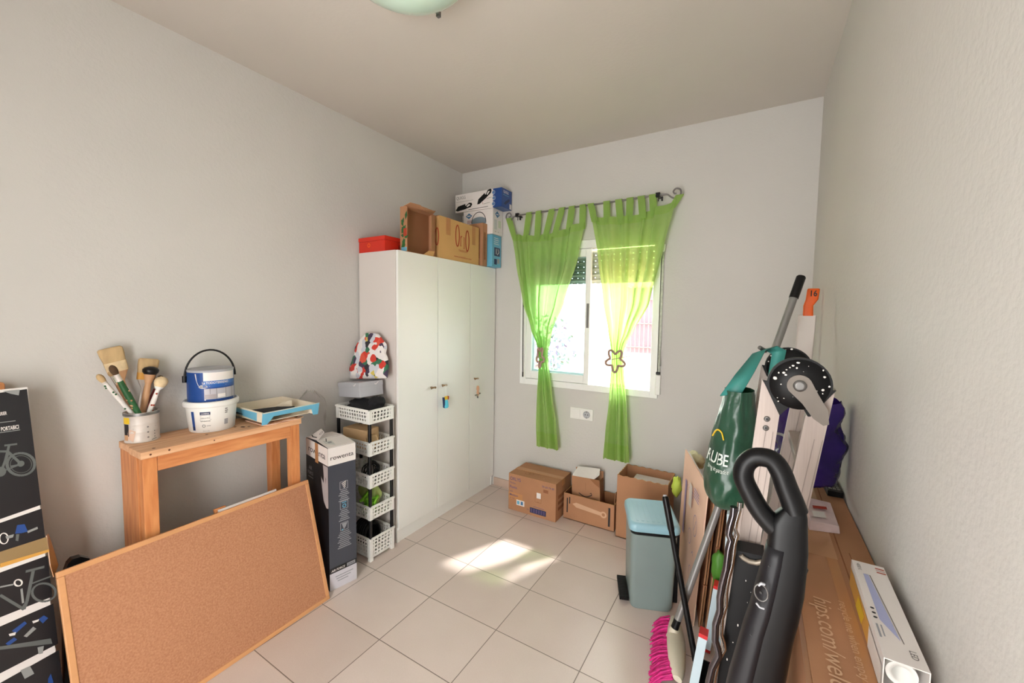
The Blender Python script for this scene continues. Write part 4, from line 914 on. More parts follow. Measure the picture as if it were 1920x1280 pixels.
def pf2(a_, t_):
    a = 2*PI*a_; w_ = wat(t_); th_ = .036*(1-t_*.75)*(min(1, t_*6+.35)); nz_ = 1+.12*noise.noise(V((math.cos(a)*3, math.sin(a)*3, t_*6)))
    x = math.copysign(abs(math.cos(a))**.7, math.cos(a))*w_*.92*nz_; y = math.sin(a)*th_*nz_
    return PO+V((x, y+.035*t_, .29*t_+x*.10*(1-t_)))
pbg.grid(pf2, 40, 30, patch_m, True, True)
tag(pbg.build('patchwork_bag', base=PO), 'colourful patterned fabric bag standing on the shoe box', 'bag')
kb = MB(); kb.M = rotm((-2.075, 1.66, .662), .12); kb.box((-.13, -.055, 0), (.06, .06, .125), kraft_m)
tag(kb.build('kraft_packet', bevel=.006, base=(-2.09, 1.66, .662)), 'wide brown kraft paper packet in the second rack basket', 'packet')
kb = MB(); kb.M = rotm((-1.985, 1.655, .664), -.2) @ Matrix.Rotation(.25, 4, 'X'); kb.box((-.012, -.03, .012), (.018, .035, .095), kraft_m)
tag(kb.build('kraft_packet', bevel=.006, base=(-1.98, 1.66, .664)), 'smaller kraft paper packet leaning at the front of the second rack basket', 'packet')
mb = MB()
for k in range(7):
    c = V((-2.01+random.uniform(-.015, .01), 1.66+random.uniform(-.015, .015), .525+random.uniform(-.008, .012))); r = .04+random.random()*.013; tl = random.uniform(-.4, .4)
    mb.tube([c+V((.02*math.sin(a*2+k)*.5, math.cos(a)*r, math.sin(a)*r))+V((math.cos(a)*r*tl, 0, 0)) for a in [2*PI*i/22 for i in range(22)]], .0035, black_m, 6, True)
tag(mb.build('cable_coil', base=(-1.995, 1.66, .463)), 'coiled black cables in the middle rack basket', 'cable')
mb = MB(); mb.blob((-2.09, 1.706, .350), (.10, .036, .072), limep_m, .15, 2, 5, 28, 16)
tag(mb.build('pale_sponge_pad', base=(-2.085, 1.69, .27)), 'pale green pad standing behind the lime cloths in the fourth basket', 'pad')
mb = MB()
for k in range(26):
    x = random.uniform(-2.05, -1.955); y = random.uniform(1.605, 1.66); z = .318+random.random()*.035
    mb.tube([(x, y, z), (x+random.uniform(-.03, .03), y+random.uniform(-.03, .03), z+.02), (x+random.uniform(-.05, .03), y+random.uniform(-.03, .03), z+random.uniform(-.012, .012))], [.009, .011, .005], lime_m, 6)
mb.blob((-2.01, 1.635, .303), (.045, .03, .024), lime_m, .3, 3, 2, 20, 12)
o = tag(mb.build('lime_mop_cloth', base=(-2.0, 1.665, .27)), 'bright lime green fringed mop cloth heaped in the fourth basket', 'cloth')
mb = MB()
for k in range(6): mb.tube([V((-2.02-.018*k, 1.66+.058*math.cos(a), .115+.07*math.sin(a))) for a in [2*PI*i/20 for i in range(20)]], .012, blackm_m, 7, True)
tag(mb.build('black_hose_coil', base=(-2.06, 1.66, .03)), 'coiled black hose in the lowest rack basket', 'hose')

# ================================================================== CARTONS UNDER THE WINDOW
oy = thing('taped_carton', 'closed brown Orlys carton with violet print by the back wall', 'box', (-1.39, 2.75, 0))
mb = MB(); x0, x1, ya, yb, zt = -1.594, -1.192, 2.614, 2.885, .285; mb.box((x0, ya, .001), (x1, yb, zt), card_m)
f = mb.face((x0, ya, 0), (1, 0, 0), (0, 0, 1)); pk = purpleink_m
f.text('ORLYS', .012, .235, .036, pk, .9, .012); f.text('Medien', .012, .208, .02, pk, .9); f.text('Ponts', .012, .172, .03, pk, .95, .012)
f.text('x24', .01, .142, .017, pk, 1); f.rect(.0, .085, .125, .138, tape_m); f.lay(2).text('Mediano', .012, .112, .024, pk, .9, .01); f.text('en caja', .012, .09, .016, pk, 1); f.rect(.072, .05, .142, .092, whitec_m); f.lay(3).rect(.078, .058, .1, .084, bluel_m); f.rect(.11, .058, .13, .085, mat('steel_blue_print', (62, 116, 158), .4)); f.lay(1)
f.text('79 69 79 89', .388, .236, .022, pk, .95, .012, 'r'); f.rect(.30, .2, .34, .224, card_e)
f.ring(.258, .14, .036, .0025, card_d, 4, 1.1, PI/4, PI/4+2*PI); f.rect(.245, .145, .28, .187, whitec_m); f.rect(.245, .115, .268, .118, card_d)
f.rect(.19, .022, .325, .062, navy_m); f.lay(2)
for k in range(6): f.rect(.197+.021*k, .027, .211+.021*k, .057, pk)
f.lay(1).text('1x', .165, .034, .02, pk, .9, .01); f.line([(.22, .075), (.31, .072)], .003, pk)
f = mb.face((x1, ya, 0), (0, 1, 0), (0, 0, 1))
for k in range(3): f.rect(.04, .16-.045*k, .18, .185-.045*k, card_e)
f = mb.face((x0, ya, zt), (1, 0, 0), (0, 1, 0)); f.ring(.13, .07, .02, .003, card_d, 14); f.ring(.16, .075, .018, .003, card_d, 14); f.line([(.0, .135), (.402, .135)], .002, card_d)
mb.build('carton_body', oy, bevel=.003)
mb = MB(); mb.box((x0-.0015, 2.72, zt-.05), (x1+.0015, 2.768, zt+.0015), tape_m); mb.build('tape', oy)
def opencarton(mb, x0, x1, ya, yb, z0, z1, m, mi, t=.004, jag=0):
    mb.box((x0, ya, z0), (x1, yb, z0+t), mi)
    def wall(a, b, inner):
        a, b = V(a), V(b); N = 24; d = (b-a)/N; off = V(inner)*t
        for i in range(N):
            h0 = z1+jag*math.sin(i*1.7)*(1 if jag else 0); h1 = z1+jag*math.sin((i+1)*1.7)
            p, q = a+d*i, a+d*(i+1)
            mb.add([(p.x, p.y, z0), (q.x, q.y, z0), (q.x, q.y, h1), (p.x, p.y, h0)], [(0, 1, 2, 3)], m)
            p2, q2 = p+off, q+off
            mb.add([(p2.x, p2.y, z0), (q2.x, q2.y, z0), (q2.x, q2.y, h1), (p2.x, p2.y, h0)], [(3, 2, 1, 0)], mi)
            mb.add([(p.x, p.y, h0), (q.x, q.y, h1), (q2.x, q2.y, h1), (p2.x, p2.y, h0)], [(0, 1, 2, 3)], card_l)
    wall((x0, ya, 0), (x1, ya, 0), (0, 1, 0)); wall((x1, ya, 0), (x1, yb, 0), (-1, 0, 0)); wall((x1, yb, 0), (x0, yb, 0), (0, -1, 0)); wall((x0, yb, 0), (x0, ya, 0), (1, 0, 0))
tr_ = thing('open_low_carton', 'low open brown carton with pale arrow print, middle of the back wall', 'box', (-.98, 2.81, 0))
mb = MB(); x0, x1, ya, yb, zt = -1.174, -.792, 2.716, 2.905, .193; opencarton(mb, x0, x1, ya, yb, .001, zt, card_m, card_d)
f = mb.face((x0, ya, 0), (1, 0, 0), (0, 0, 1)); ar = mat('pale_arrow_print', (212, 172, 140), .7)
f.poly([(.07, .125), (.1, .104), (.29, .092), (.29, .118), (.1, .14)], ar); f.ring(.305, .104, .018, .012, ar, 20)
f.rect(.025, .05, .034, .16, ink_m); f.rect(.044, .12, .052, .17, ink_m); f.rect(.34, .03, .354, .165, ink_m); mb.build('carton_body', tr_)
mb = MB(); mb.prism([(x1-.006, ya+.02, zt), (x1-.006, yb-.01, zt), (x1-.012, yb-.02, zt+.055), (x1-.02, ya+.09, zt+.05)], (-.003, 0, 0), card_m); mb.build('flap', tr_)
am = thing('parcel_box', 'small torn-open brown parcel box with black smile print inside the low carton', 'box', (-1.02, 2.81, .01))
AM = rotm((-1.13, 2.775, .075), .03) @ Matrix.Rotation(-.04, 4, 'Y')
mb = MB(); mb.M = AM; mb.box((0, 0, -.06), (.215, .004, .235), card_m); mb.box((0, .09, -.06), (.215, .094, .27), card_m); mb.box((0, .004, -.06), (.004, .09, .24), card_d); mb.box((.211, .004, -.06), (.215, .09, .225), card_d)
f = mb.face((0, 0, 0), (1, 0, 0), (0, 0, 1)); f.line([(.055+.02*k/2, .115-.022*math.sin(PI*k/10)) for k in range(11)], .006, ink_m); f.line([(.155, .115), (.15, .128), (.14, .122)], .004, ink_m); f.text('MA', .05, .038, .034, ink_m, .9, .02); f.text('LES', .115, .038, .03, mat('faded_brown_print', (146, 100, 72), .7), .9, .01); f.line([(.108, .14), (.108, .2)], .002, card_d); mb.build('box_body', am)
mb = MB(); mb.M = AM; mb.prism([(.0, .002, .232), (.17, .002, .232), (.205, .03, .26), (.19, .09, .285), (.02, .09, .278)], (0, 0, .003), whitec_m); mb.prism([(.14, .0, .235), (.215, .0, .235), (.213, .0, .18), (.18, .0, .2)], (0, -.003, 0), card_d); mb.build('torn_flap', am)
tl = thing('tall_open_carton', 'tall open-topped brown carton with wavy cut rim behind the bin', 'box', (-.6, 2.8, 0))
mb = MB(); opencarton(mb, -.766, -.438, 2.672, 2.912, .001, .432, card_m, card_m, .005, .0035); mb.build('carton_body', tl)
mb = MB(); mb.box((-.69, 2.70, .32), (-.46, 2.89, .385), whitec_m); tag(mb.build('white_carton', bevel=.003, base=(-.58, 2.8, .32)), 'white box lying inside the tall open carton', 'box')

# ================================================================== PEDAL BIN
BM = rotm((-.497, 2.035, 0), math.radians(21))
bn = thing('pedal_bin', 'grey-green plastic pedal bin with pale blue lid by the cardboard stack', 'bin', (-.43, 2.2, 0))
def rrect(x0, x1, ya, yb, z, r, n=5):
    o = []
    for cx_, cy_, a0 in ((x1-r, ya+r, -PI/2), (x1-r, yb-r, 0), (x0+r, yb-r, PI/2), (x0+r, ya+r, PI)):
        for k in range(n+1): a = a0+PI/2*k/n; o.append(V((cx_+r*math.cos(a), cy_+r*math.sin(a), z)))
    return o
mb = MB(); mb.M = BM; mb.loft([rrect(.006, .205, .006, .25, .001, .03), rrect(0, .212, 0, .258, .02, .03), rrect(-.006, .222, -.008, .272, .398, .03)], binbody_m); mb.build('body', bn)
mb = MB(); mb.M = BM; mb.loft([rrect(-.004, .220, -.006, .270, .399, .03), rrect(-.004, .220, -.006, .270, .418, .03)], blackm_m); mb.box((.2, .03, .04), (.236, .24, .43), blackm_m); mb.build('inner_rim', bn)
mb = MB(); mb.M = BM
mb.loft([rrect(-.016, .232, -.018, .284, .419, .035), rrect(-.018, .234, -.02, .286, .432, .035), rrect(-.016, .232, -.018, .284, .452, .035), rrect(-.006, .222, -.008, .274, .463, .03), rrect(.004, .212, .002, .264, .460, .025)], binlid_m)
for k in range(7): mb.box((.02+.026*k, .02, .458), (.032+.026*k, .246, .4615), binlid_m)
mb.build('lid', bn)
mb = MB(); mb.M = BM; mb.box((-.05, .03, .018), (-.002, .215, .034), blackm_m)
for k in range(14): mb.box((-.048, .034+.013*k, .034), (-.006, .041+.013*k, .0365), blackm_m)
mb.build('pedal', bn, bevel=.003)

# ================================================================== BROOM, DUSTPAN, CARDBOARD STACK
br = thing('broom', 'broom with magenta bristles, ivory head and long grey pole', 'broom', (-.28, 1.84, 0))
A0, A1 = V((-.268, 1.965, .085)), V((-.205, 1.63, .085))
def hring(t_):
    c = A0+(A1-A0)*t_; w_ = .038*math.sin(PI*min(1, max(0, .06+.88*t_)))**.5; h = .03*math.sin(PI*min(1, max(0, .06+.88*t_)))**.5
    return [c+V((math.cos(a)*w_-.3*math.sin(a)*h, 0, math.sin(a)*h)) for a in [2*PI*k/16 for k in range(16)]]
mb = MB(); mb.loft([hring(k/18) for k in range(19)], broom_m)
PB, PT = V((-.258, 1.848, .104)), V((.159, 2.22, 1.695)); pd = (PT-PB).normalized()
mb.tube([PB-pd*.05, PB+pd*.02], [.024, .019], broom_m, 14); mb.build('head', br)
mb = MB()
for k in range(230):
    t_ = random.random(); c = A0+(A1-A0)*(.03+.94*t_)+V((random.uniform(-.03, -.008), 0, random.uniform(-.028, .012)))
    fl = (t_-.5)*.03; e = V((c.x-.066-random.random()*.016, c.y-fl+random.uniform(-.008, .008), max(.004, c.z-.07+random.uniform(-.02, .02))))
    mb.tube([c, (c+e)/2+V((-.004, 0, .008)), e], [.0042, .004, .003], pink_m, 5)
o = mb.build('bristles', br); o['kind'] = 'stuff'
mb = MB(); mb.tube([PB+pd*.02, PB+pd*.06], .0155, blackm_m, 14); mb.tube([PB+pd*.06, PT-pd*.105], .0155, pole_m, 16); mb.build('pole', br)
mb = MB(); mb.tube([PT-pd*.105, PT-pd*.006, PT], [.0185, .0185, .014], black_m, 16); mb.build('grip', br)
dp = thing('dustpan', 'black long-handled dustpan standing by the broom head', 'dustpan', (-.13, 1.72, 0))
X0, X1 = -.165, -.065
mb = MB(); mb.box((X0, 1.665, .001), (X1, 1.80, .008), blackm_m)
mb.hexa([(X0, 1.795, .008), (X1, 1.795, .008), (X1, 1.80, .008), (X0, 1.80, .008)], [(X0+.01, 1.775, .09), (X1-.01, 1.775, .09), (X1-.01, 1.78, .09), (X0+.01, 1.78, .09)], blackm_m)
for x in (X0, X1-.005): mb.hexa([(x, 1.67, .008), (x+.005, 1.67, .008), (x+.005, 1.795, .008), (x, 1.795, .008)], [(x, 1.70, .03), (x+.005, 1.70, .03), (x+.005, 1.775, .085), (x, 1.775, .085)], blackm_m)
mb.build('pan', dp)
HB, HT = V((-.158, 1.79, .06)), ony(1247, 930, 1.93)
hd = (HT-HB).normalized(); mb = MB(); mb.tube([HB, HT-hd*.15], .0125, blackm_m, 14); mb.tube([HT-hd*.15, HT-hd*.14, HT-hd*.01, HT], [.0125, .015, .015, .012], black_m, 14)
mb.tube([HT-hd*.003, HT+hd*.006], .008, silver_m, 10); mb.build('handle', dp)

def sheet(mb, nb, nt, ft, fb, t, m, me=None, peak=None):    # leaning sheet: near bottom, near top, far top, far bottom
    P = [V(nb), V(nt)]+([V(peak)] if peak else [])+[V(ft), V(fb)]
    n_ = (P[1]-P[0]).cross(P[-1]-P[0]).normalized()
    if n_.x < 0: n_ = -n_
    mb.prism(P, n_*t, m); return n_
fcd = thing('flattened_carton', 'pinkish printed flattened carton standing foremost in the cardboard stack', 'cardboard', (-.28, 2.28, 0))
NB, NT, FT, FB = V((-.203, 2.075, .001)), V((-.163, 2.06, .708)), ony(1285, 842, 2.47), V((-.352, 2.50, .001))
mb = MB(); sheet(mb, NB, NT, FT, FB, .006, card_p)
uu2 = (NB-FB).normalized(); vv2 = (FT-FB); vv2 = (vv2-uu2*vv2.dot(uu2)).normalized(); f = mb.face(FB, uu2, vv2)
if f.n.x > 0: f.n = -f.n
vi = mat('violet_print_light', (150, 132, 168), .6)
f.rect(.10, .30, .135, .60, vi); f.text('S  ORLYS', .16, .56, .05, vi, .6); f.rect(.2, .5, .26, .62, mat('white_label_print', (222, 206, 198), .6)); f.ring(.36, .46, .035, .004, vi, 20, 1.5); f.line([(.345, .43), (.375, .49)], .004, vi); f.line([(.33, .3), (.35, .32), (.36, .3)], .004, vi); f.ring(.27, .36, .03, .003, vi, 14, 1.3); f.ring(.32, .2, .02, .003, vi, 14, 1.4)
for k in range(4): f.rect(.3, .585+.014*k, .4, .591+.014*k, vi)
mb.build('panel', fcd)
mb = MB(); mb.prism([NT+V((0, 0, 0)), FT, FT+V((.03, -.03, -.008)), NT+V((.03, -.01, -.03))], (0, 0, -.004), whitec_m); mb.build('folded_rim', fcd)
labs = ['brown flattened carton second in the leaning stack', 'dark-edged flattened carton in the middle of the leaning stack', 'folded brown carton with notched edge, fourth in the leaning stack', 'light-edged flattened carton, fifth in the leaning stack', 'last brown flattened carton of the stack, nearest the right wall']
for k in range(5):
    mb = MB(); xb = -.178+.028*k; xt = -.135+.037*k; zt = .69-.012*k+(.03 if k == 1 else 0)
    for j in range(2):
        dx = .0095*j
        sheet(mb, (xb+dx, 2.085+.004*k+.006*j, .001), (xt+dx, 2.07+.006*k, zt-.01*j), (xt-.08+dx, 2.60, zt+.02), (xb-.09+dx, 2.62, .001), .0065, card_m if j == 0 else card_d)
    for z in (.22+.05*k, .45-.03*k): mb.box((xb+(xt-xb)*z/zt-.002, 2.074+.005*k, z), (xb+(xt-xb)*z/zt+.016, 2.082+.005*k, z+.006), card_e)
    tag(mb.build('flattened_carton', base=(xb, 2.3, 0)), labs[k], 'cardboard', None)
mb = MB(); q = ony(1312, 848, 2.56); sheet(mb, (-.02, 2.2, .71), (-.03, 2.2, .745), q, (q.x-.02, 2.6, .70), .005, card_p); 
mb = MB(); q = ony(1304, 866, 2.52); mb.blob(q+V((-.005, .02, .005)), (.05, .045, .045), mat('crumpled_pale_wrap', (226, 222, 180), .6, var=.12, scale=12, bump=.4, bscale=20), .4, 3, 2, 24, 14)
tag(mb.build('crumpled_wrapping', base=q+V((0, 0, -.1))), 'crumpled pale yellow wrapping tucked behind the pinkish cardboard top', 'wrapping')
mb = MB(); q = ony(1269, 905, 2.62); mb.blob(q+V((.0, 0, -.02)), (.028, .03, .06), mat('bright_yellow_green', (206, 226, 90), .6), .35, 3, 1, 18, 12)
tag(mb.build('yellow_green_cloth', base=q+V((0, 0, -.08))), 'yellow-green cloth scrap between tall carton and leaning cardboard', 'cloth')
mb = MB(); q = ony(1257, 950, 2.60); mb.blob((q.x, q.y, q.z/2), (.04, .05, q.z/2), navy_m, .2, 2, 6, 20, 14)
tag(mb.build('navy_bag', base=(q.x, q.y, 0)), 'dark navy bag standing between the bin and the tall carton', 'bag')

# slim pale cartons with red ends standing by the stack
rl = mat('end_cap_red', (214, 40, 44), .4); pbm = mat('pale_blue_card', (206, 226, 236), .4, var=.05)
def slim(label, foot, top, w_, d_, caps):
    foot, top = V(foot), V(top); L = (top-foot).length; d = (top-foot)/L
    t_ = thing('slim_carton', label, 'box', foot)
    mb = MB(); mb.bar(foot+d*.014, top-d*.014, w_, d_, pbm, (0, 1, 0)); mb.build('sleeve', t_, bevel=.001)
    for a, b in ((foot, foot+d*.014), (top-d*.014, top)):
        mb = MB(); mb.bar(a, b, w_+.001, d_+.001, rl if caps else pbm, (0, 1, 0)); mb.build('end_cap', t_)
q = onz(1325, 1216, .002); slim('slim pale blue carton with red caps, between cardboard stack and ladder', (q.x, q.y, .004), ony(1346, 1094, q.y), .03, .05, True)
q = V((-.07, 2.0, .004)); slim('tallest slim pale carton, rising behind the red-capped ones', q, ony(1371, 960, 1.985), .03, .05, False)
q = ony(1292, 1310, 1.60); q.z = .004; slim('slim pale blue carton with red caps nearest the dustpan', q, ony(1320, 1183, 1.64), .03, .05, True)
mb = MB(); q = ony(1347, 1060, 2.035); mb.blob((q.x, q.y, q.z), (.03, .03, .07), mat('leaf_green_plastic', (74, 130, 40), .5), .2, 2, 3, 18, 12)
mb.tube([(q.x, q.y, .002), (q.x, q.y, q.z-.04)], .02, MATS['leaf_green_plastic'], 10)
tag(mb.build('green_bottle', base=(q.x, q.y, 0)), 'green plastic bottle half hidden between slim cartons and cardboard stack', 'bottle')

# ================================================================== LONG CARTON ON EDGE AND WHAT LIES ON IT
CT = .93
lcn = thing('long_carton', 'long brown furniture carton standing on edge along the right wall', 'box', (.18, 1.3, 0))
mb = MB(); mb.box((.1, .50, .001), (RX-.003, 2.0, CT), card_m)
f = mb.face((.1, 2.0, CT), (0, -1, 0), (1, 0, 0)); wt = mat('pale_carton_print', (216, 176, 140), .7)
f.lay(3).text('hips.com/welcome', .99, .024, .042, wt, 1.0, .0, 'l', .12); f.text('recycle me when empty', .98, .066, .02, wt, 1.1); f.lay(1)
f.rect(0, .068, 1.5, .088, tape_m); f.lay(2).line([(0, .1), (1.5, .1)], .003, card_e); f.line([(.75, .118), (1.5, .118)], .002, card_e); f.lay(1)
f.rect(.45, .02, .8, .09, mat('scuffed_tape', (198, 150, 108), .35, coat=.2))
f = mb.face((.1, 2.0, 0), (0, -1, 0), (0, 0, 1)); f.rect(.0, .88, 1.5, .93, tape_m)
mb.build('carton_body', lcn, bevel=.004)
# box of a slim lamp, its near end open
LM = rotm((.1885, .80, CT+.001), math.radians(-1.5)); lw, ll, lh = .052, .30, .056
lb = thing('lamp_carton', 'white open-ended slim carton with a roll inside, on the long carton', 'box', (.215, .95, CT))
mb = MB(); mb.M = LM
mb.box((0, 0, 0), (lw, ll, .0015), whitec_m); mb.box((0, 0, lh-.0015), (lw, ll, lh), whitec_m); mb.box((0, 0, .0015), (.0015, ll, lh-.0015), whitec_m); mb.box((lw-.0015, 0, .0015), (lw, ll, lh-.0015), whitec_m); mb.box((.0015, ll-.0015, .0015), (lw-.0015, ll, lh-.0015), card_d)
f = mb.face((0, ll, lh), (0, -1, 0), (1, 0, 0))
f.poly([(.05, .012), (.2, .012), (.245, .03), (.05, .02)], skirt_m); f.line([(.05, .022), (.25, .033)], .0015, grey_ink)
for k in range(3): f.rect(.012+.008*k, .036, .016+.008*k, .05, redink_m if k != 1 else mat('dusty_pink_print', (200, 176, 176), .5))
f.text('LED', .262, .036, .012, grey_ink, 1, .01); f.text('4000 K', .012, .006, .009, grey_ink); f.rect(.215, .004, .25, .007, grey_m); f.rect(.215, .01, .245, .012, grey_m); f.disc(.17, .007, .003, ink_m, 10); f.disc(.184, .007, .003, ink_m, 10); f.disc(.197, .007, .003, ink_m, 10)
f = mb.face((0, ll, 0), (0, -1, 0), (0, 0, 1)); f.rect(.002, .002, .2, lh-.016, ochre_m); f.lay(2).poly([(.08, .002), (.14, .002), (.16, .03), (.1, .034)], yellow_m); f.rect(.2, .002, .298, lh-.016, whitec_m)
mb.build('sleeve', lb)
mb = MB(); mb.M = LM; mb.prism([(.002, -.001, .001), (lw-.004, -.001, .001), (lw-.008, -.05, .004), (.008, -.05, .004)], (0, 0, .0015), whitec_m); mb.build('end_flap', lb)
mb = MB(); mb.M = LM; mb.lathe([(.019, 0), (.019, .25), (.012, .25), (.012, 0), (.019, 0)], (.024, .012, .031), whitep_m, 28, axis=(0, 1, 0), capb=False, capt=False)
tag(mb.build('white_roll', base=(.21, .93, CT+.01)), 'white hollow roll inside the open lamp carton', 'roll')
mb = MB(); mb.M = rotm((.236, 1.73, CT+.001), .04); mb.box((-.02, -.1, 0), (.02, .1, .018), blackm_m)
for k in range(9):
    for j in range(3): mb.box((-.014+.011*j, -.085+.018*k, .018), (-.006+.011*j, -.073+.018*k, .0205), iron_m)
tag(mb.build('remote_control', bevel=.003, base=(.236, 1.73, CT)), 'black remote control at the far end of the long carton by the wall', 'remote')
mb = MB(); q0, q1 = onz(1528, 985, CT), onz(1566, 968, CT); mb.hexa([(.145, 1.33, CT+.001), (.215, 1.35, CT+.001), (.215, 1.52, CT+.001), (.145, 1.5, CT+.001)], [(.147, 1.335, CT+.026), (.212, 1.355, CT+.02), (.213, 1.515, CT+.022), (.147, 1.5, CT+.03)], mat('pink_white_packet', (228, 206, 206), .4, var=.12, scale=25))
f = mb.face((.147, 1.335, CT+.03), (1, .3, 0), (0, 1, 0)); f.rect(.01, .02, .04, .06, whitec_m); f.rect(.015, .08, .05, .1, redink_m)
tag(mb.build('flat_packet', bevel=.002, base=(.18, 1.42, CT)), 'flat white and pink packet lying below the purple bag', 'packet')
# purple bag
def pouch(mb, c, hx, hy, h, m, seed, top=.6, bot=.75, lean=(0, 0), fq=5, amp=.18):
    def fn(a_, t_):
        a = 2*PI*a_; k = bot+(1-bot)*math.sin(PI*min(.5, t_*.9)) if t_ < .5 else 1+(top-1)*((t_-.5)/.5)**2
        if t_ < .03: k *= .6
        d = V((math.cos(a), math.sin(a), 0)); nz_ = 1+amp*noise.noise(V((d.x*2+seed, d.y*2, t_*fq)))+amp*.4*noise.noise(V((d.x*7+seed, d.y*7, t_*fq*2.5)))
        return V(c)+V((d.x*hx*k*nz_+lean[0]*t_, d.y*hy*k*nz_+lean[1]*t_, h*t_*(1+.05*noise.noise(V((d.x*4, d.y*4, seed)))*(t_ > .9))))
    mb.grid(fn, 44, 40, m, True, True); return fn
pg = thing('purple_bag', 'crumpled purple plastic carrier bag on the long carton behind the ladder', 'bag', (.16, 1.62, CT+.03))
mb = MB(); fn = pouch(mb, (.158, 1.62, CT+.032), .092, .075, .28, pbag_m, 3.3, .95, .8)
for a_, t_, r_ in ((.70, .45, .02), (.66, .5, .02)):
    p = fn(a_, t_); q = p-V((.158, 1.62, p.z)); q.normalize()
Fp = mb.face((.075, 1.535, CT+.03), (1, 0, 0), (0, 0, 1)); Fp.text('U', .0, .05, .04, silver_m, .9, .01); Fp.ring(.0, .15, .025, .008, silver_m, 12, 1, .3, 2.6)
mb.build('bag_body', pg)
# orange-handled rule in the corner
og = thing('long_rule', 'pale aluminium rule with orange handle numbered 16 in the right corner', 'rule', (.19, 2.46, 0))
q = V((.193, 2.47, 0)); T0 = ony(1506, 590, 2.47)
mb = MB(); mb.hexa([(.145, 2.46, .001), (.205, 2.46, .001), (.205, 2.475, .001), (.145, 2.475, .001)], [(T0.x-.02, 2.46, T0.z), (T0.x+.052, 2.46, T0.z), (T0.x+.052, 2.475, T0.z), (T0.x-.02, 2.475, T0.z)], mat('pale_aluminium', (214, 206, 200), .45, .2, var=.04)); mb.build('blade', og, bevel=.003)
T1 = ony(1517, 541, 2.466); mb = MB(); z0 = T0.z-.005
mb.loft([rrect(T0.x-.002, T0.x+.04, 2.455, 2.48, z0, .008), rrect(T0.x-.002, T0.x+.038, 2.455, 2.48, z0+.05, .008), rrect(T0.x+.006, T0.x+.056, 2.455, 2.48, z0+.08, .008), rrect(T0.x+.01, T0.x+.06, 2.455, 2.48, T1.z-.004, .008), rrect(T0.x+.014, T0.x+.056, 2.457, 2.478, T1.z, .008)], orange_m)
f = mb.face((T0.x+.01, 2.4549, z0+.09), (1, 0, 0), (0, 0, 1)); f.text('16', .014, .006, .04, ink_m, .8, .02); mb.build('handle', og)

# ================================================================== FOLDED LADDER
YN, YF = 1.07, 1.40
ld = thing('folding_ladder', 'paint-spattered folded aluminium ladder with big black hinges by the long carton', 'ladder', (0, 1.23, 0))
def P3(px, py, y=YN): return ony(px, py, y)
def stile(pts, floorx, y, name='stile'):
    mb = MB(); top = [P3(a, b) for a, b in pts]
    poly = [V((p.x, y, p.z)) for p in top]
    poly += [V((floorx[1], y, .001)), V((floorx[0], y, .001))]
    mb.prism(poly, (0, .024, 0), alu_m)
    for k in (.35, .68):                                    # extruded grooves down the face
        a = poly[1].lerp(poly[0], 1-k) if False else None
    A = (poly[0]+poly[1])/2; B = (poly[-1]+poly[-2])/2
    for dx in (-.006, .008): mb.bar(A+V((dx, -.0005, -.08)), B+V((dx, -.0005, .02)), .0014, .0010, mat('groove_shade', (140, 128, 122), .6), (0, 1, 0))
    return mb
Ls = [(1429, 711), (1462, 774)]; Rs = [(1510, 780), (1567, 729)]
LF = (-.088, -.045); RF = (-.062, -.021)
for y in (YN, YF):
    mb = stile(Ls, LF, y)
    if y == YN:
        for px, py in ((1438, 785), (1436, 802)):
            p = P3(px, py); mb.lathe([(.0062, 0), (.0062, .0025), (.003, .003)], (p.x, y+.0005, p.z), iron_m, 14, axis=(0, -1, 0)); mb.lathe([(.003, .003), (.0028, .0034)], (p.x, y+.0005, p.z), ink_m, 8, axis=(0, -1, 0))
    mb.build('stile', ld)
    stile(Rs, RF, y).build('stile', ld)
def along(pts, fx, z):                                      # centre of a stile at height z
    a = (P3(*pts[0])+P3(*pts[1]))/2; k = (a.z-z)/a.z; return a.x+(sum(fx)/2-a.x)*k
for z in (1.17, .9, .62, .34, .1):
    for pts, fx in (((Ls, LF), (Rs, RF)) if z < 1 else ((Rs, RF),)):
        x = along(pts, fx, z); mb = MB(); mb.bar((x, YN+.024, z), (x, YF, z), .026, .022, alu_m); mb.build('rung', ld, bevel=.003)
def hinge(y, dx=0, dz=0):
    mb = MB(); c = P3(1497, 719); c = V((c.x, y, c.z)); r = .058
    body = [(c.x+r*math.cos(a), y, c.z+r*math.sin(a)) for a in [math.radians(k) for k in range(-8, 190, 11)]]
    l1, l2 = P3(1431, 712), P3(1461, 776); r1, r2 = P3(1566, 730), P3(1518, 778)
    arch = [P3(1470, 768), P3(1480, 760), P3(1493, 757), P3(1505, 764), P3(1513, 778)]
    poly = [(p[0], y, p[2]) for p in body]+[(l1.x, y, l1.z), (l2.x, y, l2.z)]+[(p.x, y, p.z) for p in arch]+[(r2.x, y, r2.z), (r1.x, y, r1.z)]
    mb.prism(poly, (0, -.016, 0), blackm_m)
    mb.lathe([(.054, 0), (.052, .006), (.02, .009)], (c.x, y-.016, c.z), blackm_m, 36, axis=(0, -1, 0))
    for k in range(26):
        a = random.random()*6.3; q = random.uniform(.5, 1)*.055; w_ = random.uniform(.0007, .0024)*(1.5 if k < 3 else 1)
        mb.blob((c.x+q*math.cos(a), y-.0235, c.z+q*math.sin(a)), (w_*random.uniform(.7, 1.8), .001, w_), speck_m, .3, 3, k, 8, 5)
    return mb, c
mb, c = hinge(YN); h_ = mb.build('hinge', ld)
mb = MB(); y = YN-.026; la = P3(1543, 786); d = (V((la.x, 0, la.z))-V((c.x, 0, c.z))); L = d.length; d.normalize(); p_ = V((d.z, 0, -d.x))
C0 = V((c.x, y, c.z)); E = C0+d*L
